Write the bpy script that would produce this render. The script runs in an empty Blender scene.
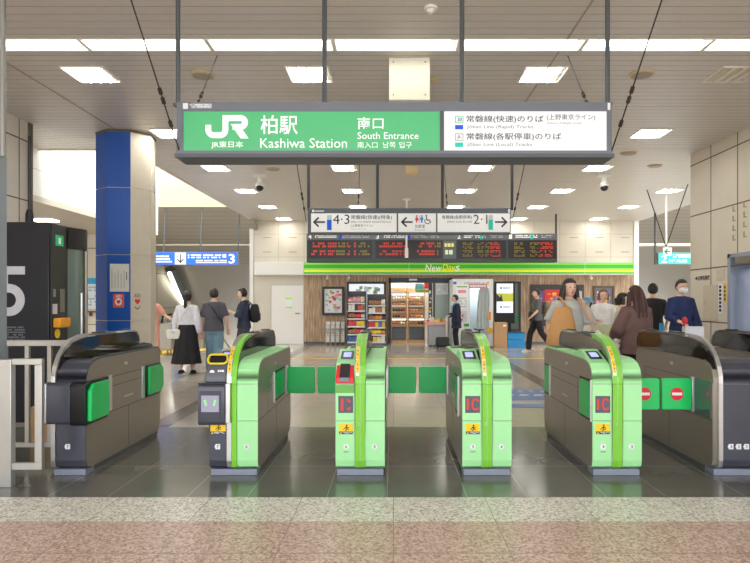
import bpy, bmesh, math, random
from mathutils import Vector, Matrix
random.seed(7)
S = bpy.context.scene
COL = S.collection
# ---------------- camera, world, exposure ----------------
F = 625.0; VX = 393.4; VY = 301.0; EYE = 1.4
cam = bpy.data.cameras.new('camera'); cam.lens = 30.0; cam.sensor_width = 36.0; cam.sensor_fit = 'HORIZONTAL'
cam.shift_x = -18.4/750; cam.shift_y = 19.5/750; cam.clip_end = 200
camo = bpy.data.objects.new('camera', cam); COL.objects.link(camo)
camo.location = (0, 0, EYE); camo.rotation_euler = (math.pi/2, 0, 0)
S.camera = camo
W = bpy.data.worlds.new('overcast_sky'); S.world = W; W.use_nodes = True
W.node_tree.nodes['Background'].inputs[0].default_value = (0.93, 0.97, 1.0, 1)
W.node_tree.nodes['Background'].inputs[1].default_value = 2.6
S.view_settings.view_transform = 'Standard'; S.view_settings.look = 'None'
S.view_settings.exposure = 0.55; S.view_settings.gamma = 1.0; S.view_settings.use_curve_mapping = False
LAMP = 20.0      # emission of the square ceiling lights
TUBE = 3.2      # emission of the long fluorescent tubes
sun = bpy.data.lights.new('daylight', 'SUN'); sun.energy = 2.4; sun.angle = .35; sun.color = (1.0, .97, .92)
suno = bpy.data.objects.new('daylight', sun); COL.objects.link(suno); suno.rotation_euler = (math.radians(6), math.radians(40), 0)
# ---------------- helpers ----------------
def lin(c):
    c /= 255.0
    return c/12.92 if c <= 0.04045 else ((c+0.055)/1.055)**2.4
def rgb(c): return (lin(c[0]), lin(c[1]), lin(c[2]), 1)
MATS = {}
def M(name, c, rough=0.5, metal=0.0, emit=0.0, noise=0.0, scale=8.0, alpha=1.0, bump=0.0, stretch=(1,1,1), coat=0.0):
    if name in MATS: return MATS[name]
    m = bpy.data.materials.new(name); m.use_nodes = True; nt = m.node_tree; b = nt.nodes['Principled BSDF']
    b.inputs['Base Color'].default_value = rgb(c); b.inputs['Roughness'].default_value = rough
    b.inputs['Metallic'].default_value = metal
    if coat: b.inputs['Coat Weight'].default_value = coat
    if emit:
        b.inputs['Emission Color'].default_value = rgb(c); b.inputs['Emission Strength'].default_value = emit
    if alpha < 1: b.inputs['Alpha'].default_value = alpha
    if noise or bump:
        tc = nt.nodes.new('ShaderNodeTexCoord'); mp = nt.nodes.new('ShaderNodeMapping'); mp.inputs['Scale'].default_value = stretch
        n = nt.nodes.new('ShaderNodeTexNoise'); n.inputs['Scale'].default_value = scale; n.inputs['Detail'].default_value = 4
        nt.links.new(tc.outputs['Object'], mp.inputs[0]); nt.links.new(mp.outputs[0], n.inputs['Vector'])
        if noise:
            r = nt.nodes.new('ShaderNodeMapRange'); r.inputs['From Min'].default_value = .3; r.inputs['From Max'].default_value = .7
            r.inputs['To Min'].default_value = 1-noise; r.inputs['To Max'].default_value = 1+noise
            mx = nt.nodes.new('ShaderNodeVectorMath'); mx.operation = 'SCALE'; mx.inputs[0].default_value = rgb(c)[:3]
            nt.links.new(n.outputs[0], r.inputs[0]); nt.links.new(r.outputs[0], mx.inputs['Scale']); nt.links.new(mx.outputs[0], b.inputs['Base Color'])
        if bump:
            bp = nt.nodes.new('ShaderNodeBump'); bp.inputs['Strength'].default_value = bump; bp.inputs['Distance'].default_value = .01
            nt.links.new(n.outputs[0], bp.inputs['Height']); nt.links.new(bp.outputs[0], b.inputs['Normal'])
    MATS[name] = m
    return m
def tag(o, label=None, cat=None, group=None, kind=None):
    if label: o['label'] = label
    if cat: o['category'] = cat
    if group: o['group'] = group
    if kind: o['kind'] = kind
    return o
def thing(name, label, cat, loc=(0,0,0), group=None, rz=0):
    o = bpy.data.objects.new(name, None); o.empty_display_size = .1; COL.objects.link(o)
    o.location = loc; o.rotation_euler = (0, 0, rz)
    return tag(o, label, cat, group)
def wloc(o):
    v = Vector((0,0,0))
    while o is not None:
        v += o.location; o = o.parent
    return v
class MB:
    """collects shapes and links them as one mesh object"""
    def __init__(s): s.v = []; s.f = []; s.m = []
    def add(s, vs, fs, mi=0):
        k = len(s.v); s.v += [tuple(v) for v in vs]
        for f in fs: s.f.append([i+k for i in f]); s.m.append(mi)
        return s
    def box(s, x0, x1, y0, y1, z0, z1, mi=0):
        return s.add([(x,y,z) for x in (x0,x1) for y in (y0,y1) for z in (z0,z1)],
              [(0,1,3,2),(4,6,7,5),(0,4,5,1),(2,3,7,6),(0,2,6,4),(1,5,7,3)], mi)
    def rbox(s, x0, x1, y0, y1, z0, z1, r=.01, mi=0, n=3):
        """box whose outline seen along y has rounded corners"""
        return s.prism_y(rrect(x0, x1, z0, z1, r, n), y0, y1, mi)
    def prism(s, prof, a0, a1, ax, mi=0):
        n = len(prof); vs = []
        for a in (a0, a1):
            for p, q in prof:
                vs.append((a,p,q) if ax == 0 else (p,a,q) if ax == 1 else (p,q,a))
        fs = [list(range(n)), list(range(2*n-1, n-1, -1))] + [(i, n+i, n+(i+1)%n, (i+1)%n) for i in range(n)]
        return s.add(vs, fs, mi)
    def prism_x(s, prof, x0, x1, mi=0): return s.prism(prof, x0, x1, 0, mi)
    def prism_y(s, prof, y0, y1, mi=0): return s.prism(prof, y0, y1, 1, mi)
    def prism_z(s, prof, z0, z1, mi=0): return s.prism(prof, z0, z1, 2, mi)
    def loft(s, rings, mi=0, caps=True):
        n = len(rings[0]); vs = [p for r in rings for p in r]; fs = []
        for k in range(len(rings)-1):
            for i in range(n):
                j = (i+1) % n; fs.append((k*n+i, k*n+j, (k+1)*n+j, (k+1)*n+i))
        if caps: fs.append(list(range(n-1,-1,-1))); fs.append([(len(rings)-1)*n+i for i in range(n)])
        return s.add(vs, fs, mi)
    def tube(s, pts, r, n=8, mi=0):
        pts = [Vector(p) for p in pts]; rs = r if isinstance(r, (list,tuple)) else [r]*len(pts); rings = []; prev = None
        for i, p in enumerate(pts):
            t = (pts[min(i+1,len(pts)-1)] - pts[max(i-1,0)]).normalized()
            if prev is None:
                a = Vector((0,0,1)) if abs(t.z) < .9 else Vector((1,0,0)); u = t.cross(a).normalized()
            else: u = (prev - t*prev.dot(t)).normalized()
            prev = u; w = t.cross(u)
            rings.append([p + (u*math.cos(2*math.pi*k/n) + w*math.sin(2*math.pi*k/n))*rs[i] for k in range(n)])
        return s.loft(rings, mi)
    def ell(s, c, r, n=12, m=8, mi=0):
        rings = []
        for j in range(m+1):
            th = math.pi*(j+.02)/(m+.04); z = -math.cos(th); q = math.sin(th)
            rings.append([(c[0]+r[0]*q*math.cos(2*math.pi*i/n), c[1]+r[1]*q*math.sin(2*math.pi*i/n), c[2]+r[2]*z) for i in range(n)])
        return s.loft(rings, mi)
    def ribbon(s, pts, w, y0, y1, mi=0, closed=False):
        """flat stroke of width w along (x,z) points, from y0 to y1"""
        n = len(pts); L = []; R = []
        for i in range(n):
            a = Vector(pts[i]); d1 = d2 = None
            if i > 0 or closed: d1 = (a-Vector(pts[i-1])).normalized()
            if i < n-1 or closed: d2 = (Vector(pts[(i+1)%n])-a).normalized()
            d1 = d1 or d2; d2 = d2 or d1
            n1 = Vector((-d1.y,d1.x)); n2 = Vector((-d2.y,d2.x)); b = (n1+n2)
            b = b.normalized() if b.length > 1e-6 else n1
            k = w/2/max(.35, b.dot(n1)); L.append(a+b*k); R.append(a-b*k)
        for i in range(n if closed else n-1):
            j = (i+1)%n
            s.prism_y([L[i],L[j],R[j],R[i]], y0, y1, mi)
        return s
    def shell(s, path, x0, x1, th, mi=0):
        """sheet of thickness th under an open (y,z) path whose outside is on its left walking up the front"""
        n = len(path); inn = []
        for i in range(n):
            a = Vector(path[i]); t = (Vector(path[min(i+1,n-1)])-Vector(path[max(i-1,0)])).normalized()
            inn.append(a + Vector((t.y,-t.x))*th)
        for i in range(n-1):
            s.prism_x([path[i], path[i+1], inn[i+1], inn[i]], x0, x1, mi)
        return s
    def build(s, name, mats, parent=None, bevel=0, smooth=True, world=True, ang=35, weld=True):
        off = wloc(parent) if (parent is not None and world) else Vector((0,0,0))
        me = bpy.data.meshes.new(name); me.from_pydata([tuple(Vector(v)-off) for v in s.v], [], s.f)
        for m in (mats if isinstance(mats, (list,tuple)) else [mats]): me.materials.append(m)
        me.polygons.foreach_set('material_index', s.m)
        bm = bmesh.new(); bm.from_mesh(me)
        if weld: bmesh.ops.remove_doubles(bm, verts=bm.verts, dist=1e-5)
        bmesh.ops.recalc_face_normals(bm, faces=bm.faces); bm.to_mesh(me); bm.free()
        if smooth:
            me.polygons.foreach_set('use_smooth', [True]*len(me.polygons)); me.set_sharp_from_angle(angle=math.radians(ang))
        o = bpy.data.objects.new(name, me); COL.objects.link(o)
        if parent is not None: o.parent = parent
        if bevel:
            bv = o.modifiers.new('bevel', 'BEVEL'); bv.width = bevel; bv.segments = 2; bv.limit_method = 'ANGLE'; bv.angle_limit = math.radians(40)
        return o
def rrect(x0, x1, z0, z1, r, n=3):
    pts = []
    for cx, cz, a in ((x1-r,z0+r,-90),(x1-r,z1-r,0),(x0+r,z1-r,90),(x0+r,z0+r,180)):
        for k in range(n+1):
            t = math.radians(a+90*k/n); pts.append((cx+r*math.cos(t), cz+r*math.sin(t)))
    return pts
def disc(cx, cz, r, n=20): return [(cx+r*math.cos(2*math.pi*k/n), cz+r*math.sin(2*math.pi*k/n)) for k in range(n)]
def PX(x, d): return (x-VX)*d/F
def PZ(y, d): return EYE-(y-VY)*d/F
def R(x0, y0, x1, y1, d): return PX(x0,d), PX(x1,d), PZ(y1,d), PZ(y0,d)
_tc = {}
def glyphs(s, bold=0.0):
    key = (s, bold)
    if key not in _tc:
        c = bpy.data.curves.new('t', 'FONT'); c.body = s; c.resolution_u = 2; c.offset = bold
        o = bpy.data.objects.new('t', c); me = o.to_mesh()
        vs = [(v.co.x, v.co.y) for v in me.vertices]; fs = [list(p.vertices) for p in me.polygons]
        o.to_mesh_clear(); bpy.data.objects.remove(o); bpy.data.curves.remove(c)
        xs = [v[0] for v in vs]; ys = [v[1] for v in vs]; a, b, c2, d = min(xs), max(xs), min(ys), max(ys)
        _tc[key] = ([((x-a)/(b-a), (y-c2)/(d-c2)) for x, y in vs], fs)
    return _tc[key]
def put_text(mb, s, rect, y, bold=0.0, mi=0, fn=None):
    x0, x1, z0, z1 = rect; vs, fs = glyphs(s, bold)
    if fn is None: fn = lambda u, v: (x0+u*(x1-x0), y, z0+v*(z1-z0))
    return mb.add([fn(u, v) for u, v in vs], fs, mi)
def text(s, rect, y, mat, parent, bold=0.0, name='lettering', fn=None):
    return put_text(MB(), s, rect, y, bold, 0, fn).build(name, mat, parent, smooth=False, weld=False)
def grey_lines(rect, y, mat, parent, rows=3, seed=1, name='lettering', fill=.85):
    """small print too fine to read: rows of short dashes"""
    rd = random.Random(seed); mb = MB(); x0, x1, z0, z1 = rect; h = (z1-z0)/rows
    for r in range(rows):
        x = x0; zc = z1-(r+.5)*h
        while x < x1-h*.2:
            w = h*rd.uniform(.35,.8); 
            if rd.random() < fill: mb.box(x, min(x+w, x1), y-.0006, y, zc-h*.3, zc+h*.3)
            x += w+h*.12
    return mb.build(name, mat, parent, smooth=False)
def ordn(i): return ['first','second','third','fourth','fifth','sixth','seventh','eighth'][i]
# ---------------- materials ----------------
WHITE = M('white_paint', (236,234,228), .5, noise=.02)
CREAM = M('cream_panel', (222,213,196), .42, noise=.03, scale=2)
DARKJ = M('dark_joint', (110,98,84), .8)
STEEL = M('brushed_steel', (146,138,125), .32, .4, noise=.05, scale=6, stretch=(1,1,30))
SILVER = M('silver_trim', (205,205,205), .28, .8, noise=.02)
FRAMEGREY = M('grey_sign_frame', (112,116,124), .45, .2, noise=.02)
RODGREY = M('grey_rod', (92,97,100), .45, .4, noise=.03)
BLACK = M('black_plastic', (22,22,25), .35, noise=.1)
GLOSSBLACK = M('gloss_black', (20,17,15), .06, noise=.1)
GUNMETAL = M('dark_grey_casing', (74,76,88), .3, .2, noise=.03)
WIRE = M('black_wire', (48,42,36), .6, noise=.05)
MINT = M('mint_green_casing', (170,236,168), .45, noise=.015)
LIME = M('lime_green_stripe', (124,204,50), .4, noise=.02)
FLAP = M('green_flap', (24,200,100), .35, noise=.03)
PLINTH = M('blue_grey_plinth', (140,146,164), .45, .2, noise=.03)
YELLOW = M('yellow_sticker', (250,205,20), .5, noise=.02)
INK = M('dark_ink', (40,42,48), .6)
PAPER = M('white_sticker', (238,240,242), .5, noise=.01)
SCREEN = M('screen_blue', (170,180,235), .2, emit=.55)
DISP = M('display_grey', (82,84,100), .25, noise=.03)
LEDRED = M('led_red', (196,56,42), .5, emit=.18)
LEDAMB = M('led_amber', (120,108,40), .5, emit=.2)
RED = M('red_plastic', (225,50,60), .4, noise=.03)
# floor materials: joints are thin darker or lighter lines where the tiles meet
def node_math(nt, op, a, b=None):
    n = nt.nodes.new('ShaderNodeMath'); n.operation = op
    for i, v in enumerate((a, b)):
        if v is None: continue
        if isinstance(v, (int, float)): n.inputs[i].default_value = v
        else: nt.links.new(v, n.inputs[i])
    return n.outputs[0]
def floor_mat(name, c, rough, speck=None, sx=None, sy=None, joint=(120,110,100), w=.0025, tint=.06, amount=.3):
    """sx/sy: list of (offset, period) line families across x / along y"""
    m = bpy.data.materials.new(name); m.use_nodes = True; nt = m.node_tree; b = nt.nodes['Principled BSDF']
    g = nt.nodes.new('ShaderNodeNewGeometry'); sep = nt.nodes.new('ShaderNodeSeparateXYZ'); nt.links.new(g.outputs['Position'], sep.inputs[0])
    n = nt.nodes.new('ShaderNodeTexNoise'); n.inputs['Scale'].default_value = 3; n.inputs['Detail'].default_value = 5; nt.links.new(g.outputs['Position'], n.inputs['Vector'])
    r = nt.nodes.new('ShaderNodeMapRange'); r.inputs[1].default_value = .3; r.inputs[2].default_value = .7; r.inputs[3].default_value = 1-tint; r.inputs[4].default_value = 1+tint
    nt.links.new(n.outputs[0], r.inputs[0])
    sc = nt.nodes.new('ShaderNodeVectorMath'); sc.operation = 'SCALE'; sc.inputs[0].default_value = rgb(c)[:3]; nt.links.new(r.outputs[0], sc.inputs['Scale'])
    col = sc.outputs[0]
    if speck:
        vo = nt.nodes.new('ShaderNodeTexVoronoi'); vo.inputs['Scale'].default_value = 75; nt.links.new(g.outputs['Position'], vo.inputs['Vector'])
        sp = nt.nodes.new('ShaderNodeSeparateXYZ'); nt.links.new(vo.outputs['Color'], sp.inputs[0])
        for k, (sc2, th) in enumerate(speck):
            mk = node_math(nt, 'GREATER_THAN', sp.outputs[k], th)
            mix = nt.nodes.new('ShaderNodeMix'); mix.data_type = 'RGBA'; nt.links.new(node_math(nt, 'MULTIPLY', mk, amount*2), mix.inputs[0])
            nt.links.new(col, mix.inputs[6]); mix.inputs[7].default_value = rgb(sc2); col = mix.outputs[2]
    mask = None
    for fam, ax in ((sx or [], 0), (sy or [], 1)):
        for off, per in fam:
            d = node_math(nt, 'PINGPONG', node_math(nt, 'ADD', sep.outputs[ax], per*40-off), per/2)
            k = node_math(nt, 'LESS_THAN', d, w*(1 if ax == 0 else 1.6))
            mask = k if mask is None else node_math(nt, 'MAXIMUM', mask, k)
    if mask is not None:
        mix = nt.nodes.new('ShaderNodeMix'); mix.data_type = 'RGBA'; nt.links.new(mask, mix.inputs[0]); nt.links.new(col, mix.inputs[6]); mix.inputs[7].default_value = rgb(joint); col = mix.outputs[2]
    nt.links.new(col, b.inputs['Base Color']); b.inputs['Roughness'].default_value = rough
    return m
# ---------------- the hall ----------------
def struct(mb, name, mats, **k):
    o = mb.build(name, mats, **k); o['kind'] = 'structure'; return o
fm_back = floor_mat('polished_beige_tiles', (188,179,169), .14, sx=[(0,.65)], sy=[(6.94,1.3)], joint=(150,139,128), tint=.04)
fm_band = floor_mat('dark_tile_band', (122,114,106), .2, tint=.04)
fm_gate = floor_mat('dark_granite_tiles', (100,100,94), .17, sx=[(-1.475,1.0),(-1.045,1.0)], sy=[(5.3,1.6)], joint=(160,160,152), w=.0022, tint=.1)
fm_white = floor_mat('white_terrazzo', (206,202,190), .33, speck=[((120,116,104),.72),((250,248,240),.6)], sx=[(0,.65)], joint=(120,116,108), amount=.32, tint=.03)
fm_pink = floor_mat('pink_terrazzo', (186,158,142), .33, speck=[((126,98,84),.72),((228,208,192),.6)], sx=[(0,.65)], sy=[(3.47,9)], joint=(140,116,104), amount=.3, tint=.03)
def slab(name, x0, x1, y0, y1, m): return struct(MB().box(x0, x1, y0, y1, -.12, 0), name, m, smooth=False)
slab('floor', -14, 14, -6, 3.97, fm_pink); slab('floor.001', -14, 14, 3.97, 4.46, fm_white)
slab('floor.002', -14, 14, 4.46, 6.94, fm_gate)
slab('floor.003', -14, -4.4, 6.94, 18.6, fm_back); slab('floor.008', -4.4, -2.76, 6.94, 23.2, fm_back); slab('floor.004', -2.76, -2.5, 6.94, 23.2, fm_band)
slab('floor.005', -2.5, 2.42, 6.94, 23.2, fm_back); slab('floor.006', 2.42, 2.66, 6.94, 23.2, fm_band); slab('floor.007', 2.66, 7.8, 6.94, 23.2, fm_back); slab('floor.009', 7.8, 14, 6.94, 20.9, fm_back)
STEP = M('stair_tread', (150,142,132), .5, noise=.03)
def steps(x0, x1, y0):
    mb = MB()
    for k in range(28): mb.box(x0, x1, y0+k*.33, y0+(k+1)*.33, -5.4, -.168*(k+1))
    return mb
struct(steps(-8.1, -4.5, 18.6), 'floor.010', STEP, smooth=False); struct(steps(7.9, 13.8, 20.9), 'floor.011', STEP, smooth=False)
LINEY = M('yellow_floor_line', (222,186,60), .5, noise=.05)
struct(MB().box(-2.9, 5.2, 15.1, 15.24, 0, .003), 'trim_floor_line', LINEY, smooth=False)
# ceiling: metal slats running across the hall, shadow gaps between them
CEIL = M('ceiling_slat', (214,208,201), .42, .1, noise=.02, scale=3)
GAP = M('ceiling_gap', (176,167,156), .7)
def slats(x0, x1, y0, y1, z=4.0, pitch=.145):
    mb = MB(); y = y0
    while y < y1-1e-4:
        e = min(y+pitch, y1)
        mb.add([(x0,y,z),(x1,y,z),(x1,e-.012,z),(x0,e-.012,z)], [(0,1,2,3)], 0)
        mb.add([(x0,e-.012,z),(x1,e-.012,z),(x1,e-.010,z+.02),(x0,e-.010,z+.02)], [(0,1,2,3)], 1)
        mb.add([(x0,e-.010,z+.02),(x1,e-.010,z+.02),(x1,e-.002,z+.02),(x0,e-.002,z+.02)], [(0,1,2,3)], 1)
        mb.add([(x0,e-.002,z+.02),(x1,e-.002,z+.02),(x1,e,z),(x0,e,z)], [(0,1,2,3)], 1)
        y = e
    mb.box(x0, x1, y0, y1, z+.021, z+.2, 0)
    return mb
SY0, SY1 = 6.19, 6.48
struct(slats(-5.33, 5.33, -1.0, SY0), 'ceiling', [CEIL, GAP], smooth=False)
struct(slats(-5.33, 5.33, SY1, 10.7), 'ceiling.001', [CEIL, GAP], smooth=False)
struct(slats(-6.4, -5.33, 9.15, 10.7), 'ceiling.007', [CEIL, GAP], smooth=False)
struct(slats(-4.5, 8.0, 10.7, 20.6), 'ceiling.002', [CEIL, GAP], smooth=False)
struct(MB().box(-5.33, 5.33, SY0, SY1, 4.09, 4.2), 'ceiling.003', CEIL, smooth=False)
struct(MB().box(-4.56, -4.5, 10.7, 20.3, 3.985, 4.4).box(-6.1, -4.5, 10.7, 10.76, 3.985, 4.4), 'trim_ceiling_edge', CREAM, smooth=False)
struct(MB().box(-4.22, -4.205, SY1, 10.7, 3.99, 4.005).box(1.715, 1.73, -1, SY0, 3.99, 4.005).box(1.715, 1.73, SY1, 14, 3.99, 4.005).box(-4.22, -4.205, -1, SY0, 3.99, 4.005), 'trim_ceiling_seam', GAP, smooth=False)
# side walls of cream panels; joints are dark lines between them
def wall_lines(mb, X, ys, zs, y0, y1, z0, z1, side, mi=1, t=.004, holes=()):
    a, b = (X-t, X+.002) if side > 0 else (X-.002, X+t)
    for y in ys: mb.box(a, b, y-.008, y+.008, z0, z1, mi)
    for z in zs: mb.box(a, b, y0, y1, z-.009, z+.009, mi)
mb = MB().box(5.3, 5.5, 9.9, 11.15, 0, 4).box(5.3, 5.5, 7.4, 9.9, 2.08, 4).box(5.3, 5.5, -1, 7.4, 0, 4).box(5.5, 8.2, 11.0, 11.15, 0, 4)
wall_lines(mb, 5.3, [10.43], [1.05], 9.9, 11.15, 0, 4, 1)
wall_lines(mb, 5.3, [9.62, 8.85, 8.1], [1.95, 2.9, 3.8], 7.4, 11.15, 2.08, 4, 1)
struct(mb, 'wall_right', [CREAM, DARKJ], smooth=False)
mb = MB().box(-5.53, -5.33, -1, 9.15, 0, 4)
wall_lines(mb, -5.33, [8.9, 8.1, 7.3], [3.72, 2.86, 1.95], 6, 9.15, 0, 4, -1)
struct(mb, 'wall_left', [CREAM, DARKJ], smooth=False)
struct(MB().box(-5.36, -5.3, 9.11, 9.19, 2.4, 4), 'trim_wall_corner', DARKJ, smooth=False)
# ghost marks of removed letters on the right wall
mb = MB()
for y0, zz in ((9.75,2.7),(9.45,2.72),(9.2,2.74)):
    for k in range(4): mb.box(5.294, 5.3, y0-.02, y0+.01, zz-.36+k*.15, zz-.36+k*.15+.09).box(5.294, 5.3, y0-.08, y0-.02, zz-.36+k*.15, zz-.345+k*.15)
struct(mb, 'trim_wall_marks', M('old_letter_marks', (176,160,132), .7), smooth=False)
# doorway in the right wall with a pale steel jamb and a round column inside
JAMB = M('blue_grey_jamb', (156,164,180), .4, .15, noise=.03)
struct(MB().box(5.29, 5.36, 9.82, 9.9, 0, 2.14).box(5.29, 5.36, 7.4, 7.48, 0, 2.14).box(5.29, 5.36, 7.4, 9.9, 2.08, 2.14).box(5.36, 7.4, 9.88, 9.96, 0, 2.2).box(7.35, 7.45, 7.3, 9.96, 0, 2.2).box(5.36, 7.4, 7.3, 7.4, 0, 2.2).box(5.5, 7.4, 7.3, 9.96, 2.16, 2.25), 'door_1', JAMB, smooth=False)
dl = thing('doorway_fill_lamp', 'added flat lamp, out of view, brightening the right wall doorway recess', 'light', (6.4, 8.6, 2.16)); MB().box(6.1, 6.7, 8.3, 8.9, 2.13, 2.155).build('diffuser', M('doorway_fill_glow', (250,252,255), .5, emit=22), dl, smooth=False)  # unseen lamp added to brighten the dark recess and its jamb
mb = MB().tube([(5.72,9.45,0),(5.72,9.45,2.08)], .1, 20); struct(mb, 'trim_door_column', JAMB)
struct(MB().box(5.3, 5.9, 9.2, 9.7, 1.98, 2.08), 'trim_door_track', STEEL, smooth=False)
# back wall
YB = 20.3
SX0, SX1 = PX(389, YB), PX(452, YB); SZ = PZ(278, YB)
mb = MB().box(-4.56, SX0, YB, YB+.2, 0, 4.2).box(SX1, 7.85, YB, YB+.2, 0, 4.2).box(SX0, SX1, YB, YB+.2, SZ, 4.2)
for k in range(16):
    x = -4.56+.83*k
    if x < 7.8: mb.box(x-.008, x+.008, YB-.004, YB, 2.6, 4.0, 1)
for z in (PZ(234,YB), PZ(257,YB)): mb.box(-4.56, 7.85, YB-.004, YB, z-.008, z+.008, 1)
rd = random.Random(3)
for k in range(15):     # small slots in the panels
    x = -4.1+.83*k
    for z in (PZ(236,YB)-.05, PZ(252,YB)):
        if x < 7.7: mb.box(x-.13, x+.13, YB-.01, YB, z-.012, z+.012, 2)
struct(mb, 'wall_back', [M('back_wall_panel', (214,206,190), .45, noise=.02, scale=2), M('pale_joint', (190,178,158), .8), M('wall_slot', (170,146,106), .6)], smooth=False)
struct(MB().box(7.80, 7.95, YB-.06, YB+.2, 0, 4), 'trim_back_corner', WHITE, smooth=False)
struct(MB().box(-4.66, -4.54, YB-.06, YB+.2, 0, 4), 'trim_back_corner.001', WHITE, smooth=False)
# wood-clad shop front as part of the back wall
def wood_mat():
    m = bpy.data.materials.new('wood_planks'); m.use_nodes = True; nt = m.node_tree; b = nt.nodes['Principled BSDF']
    g = nt.nodes.new('ShaderNodeTexCoord'); mp = nt.nodes.new('ShaderNodeMapping'); mp.inputs['Scale'].default_value = (9, 1, .7)
    n = nt.nodes.new('ShaderNodeTexNoise'); n.inputs['Scale'].default_value = 3.2; n.inputs['Detail'].default_value = 6
    r = nt.nodes.new('ShaderNodeValToRGB'); r.color_ramp.elements[0].position = .3; r.color_ramp.elements[1].position = .72
    r.color_ramp.elements[0].color = rgb((142,112,84)); r.color_ramp.elements[1].color = rgb((206,178,146))
    nt.links.new(g.outputs['Object'], mp.inputs[0]); nt.links.new(mp.outputs[0], n.inputs['Vector']); nt.links.new(n.outputs[0], r.inputs[0]); nt.links.new(r.outputs[0], b.inputs['Base Color'])
    b.inputs['Roughness'].default_value = .5
    return m
WOOD = wood_mat()
ZF = PZ(274, YB)
WX0, WX1 = PX(304, YB), PX(634.5, YB)
mb = MB().box(WX0, SX0, YB-.03, YB, .08, ZF).box(SX1, WX1, YB-.03, YB, .08, ZF).box(SX0, SX1, YB-.03, YB, SZ, ZF)
x = WX0
mbj = mb
while x < WX1:
    if x < SX0 or x > SX1: mbj.box(x-.004, x+.004, YB-.033, YB-.03, .08, ZF, 1)
    x += .19
struct(mb, 'wall_shopfront', [WOOD, M('plank_gap', (120,92,66), .7)], smooth=False)
struct(MB().box(WX0, SX0, YB-.035, YB, 0, .08).box(SX1, WX1, YB-.035, YB, 0, .08), 'baseboard_back', M('grey_baseboard', (96,96,98), .5, noise=.03), smooth=False)
# far stairwells: sloped slatted soffits falling away to the platforms, side walls, lintels
SOF = M('soffit_slat', (190,182,168), .5, .1, noise=.02)
SOFG = M('soffit_gap', (158,150,138), .8)
def soffit(x0, x1, y0, z0, y1, slope=.51, pitch=.2, lines_to=None):
    mb = MB(); y = y0; f = lambda y: z0-slope*(y-y0)
    while y < y1:
        e = y+pitch-.02; g = y+pitch
        if lines_to is not None and y > lines_to: e = g = y1; 
        mb.add([(x0,y,f(y)),(x1,y,f(y)),(x1,e,f(e)),(x0,e,f(e))], [(0,1,2,3)], 0)
        if g > e: mb.add([(x0,e,f(e)+.01),(x1,e,f(e)+.01),(x1,g,f(g)+.01),(x0,g,f(g)+.01)], [(0,1,2,3)], 1)
        y = g
    mb.add([(x0,y0,z0+.05),(x1,y0,z0+.05),(x1,y1,f(y1)+.05),(x0,y1,f(y1)+.05)], [(0,1,2,3)], 1)
    return mb, f
mb, fL = soffit(-8.3, -4.4, 19.2, 4.26, 30.2, lines_to=22.0)
for x in (-7.2, -5.1): mb.add([(x-.03,19.3,fL(19.3)-.01),(x+.03,19.3,fL(19.3)-.01),(x+.03,28,fL(28)-.01),(x-.03,28,fL(28)-.01)], [(0,1,2,3)], 2)
struct(mb, 'ceiling.004', [SOF, SOFG, M('soffit_seam', (188,180,166), .6)], smooth=False)
mb, fR = soffit(7.6, 14, 20.6, 5.3, 33.5, lines_to=23.4)
mb.add([(11.0,20.8,fR(20.8)-.01),(11.06,20.8,fR(20.8)-.01),(9.06,30,fR(30)-.01),(9.0,30,fR(30)-.01)], [(0,1,2,3)], 2)
struct(mb, 'ceiling.005', [SOF, SOFG, MATS['soffit_seam']], smooth=False)
struct(MB().box(-8.4, -4.5, 19.0, 19.25, 4.26, 5.0).box(-12, -4.5, 19.3, 19.4, 5.0, 6.2, 1), 'wall_lintel', [M('cream_lintel', (190,178,150), .5, noise=.02), SOF], smooth=False)
mb = MB().box(-8.3, -8.1, 16, 31, -5.4, 4.4); wall_lines(mb, -8.1, [17.2, 18.6, 20, 21.4], [1.15, 2.35], 16, 29, 0, 3.4, -1)
struct(mb, 'wall_stair', [M('stair_wall_panel', (196,188,170), .5, noise=.02), DARKJ], smooth=False)
struct(MB().box(-4.5, -4.34, 18.6, 30, -5.4, -.12).box(-4.54, -4.34, YB+.2, 30, -.12, 3.6).box(7.7, 7.9, YB+.2, 31, -5.4, 5).box(13.8, 14, 11, 31, -5.4, 6), 'wall_stair.001', MATS['stair_wall_panel'], smooth=False)
struct(MB().tube([(-8.1,20.6,PZ(245,20.6)),(-4.5,20.6,PZ(245,20.6))], .035, 8).tube([(7.9,20.7,PZ(245,20.7)),(13.8,20.7,PZ(245,20.7))], .05, 8), 'trim_stair_pipe', CREAM)
# bright side hall beyond the left column: open roof, tall pale wall, low soffit and panelled end wall
mb = MB().box(-6.3, -6.1, 8.6, 16.2, 3.2, 6.0)
for z in (3.65, 4.2, 4.85): mb.box(-6.1, -6.097, 9, 16.2, z-.006, z+.006, 1)
for k in range(8): mb.box(-6.1, -6.097, 9.4+k*.85, 9.412+k*.85, 3.2, 6.0, 1)
struct(mb, 'wall_atrium', [M('pale_wall', (240,238,228), .6, noise=.01), M('pale_wall_joint', (205,198,182), .7)], smooth=False)
struct(MB().box(-12, -6.1, 8.6, 16.2, 3.1, 3.2), 'ceiling.006', M('plain_soffit', (206,198,182), .5, noise=.02), smooth=False)
mb = MB().box(-12, -7.0, 16, 16.2, 0, 3.1)
for x in (-7.4, -8.2, -9.0): mb.box(x-.006, x+.006, 15.996, 16, 0, 3.1, 1)
for z in (2.75, 1.75, .8): mb.box(-12, -7, 15.996, 16, z-.008, z+.008, 1)
struct(mb, 'wall_side_hall', [CREAM, DARKJ], smooth=False)
struct(MB().box(-12.2, -12, 5, 16.2, 0, 3.2), 'wall_side_hall.001', CREAM, smooth=False)
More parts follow.
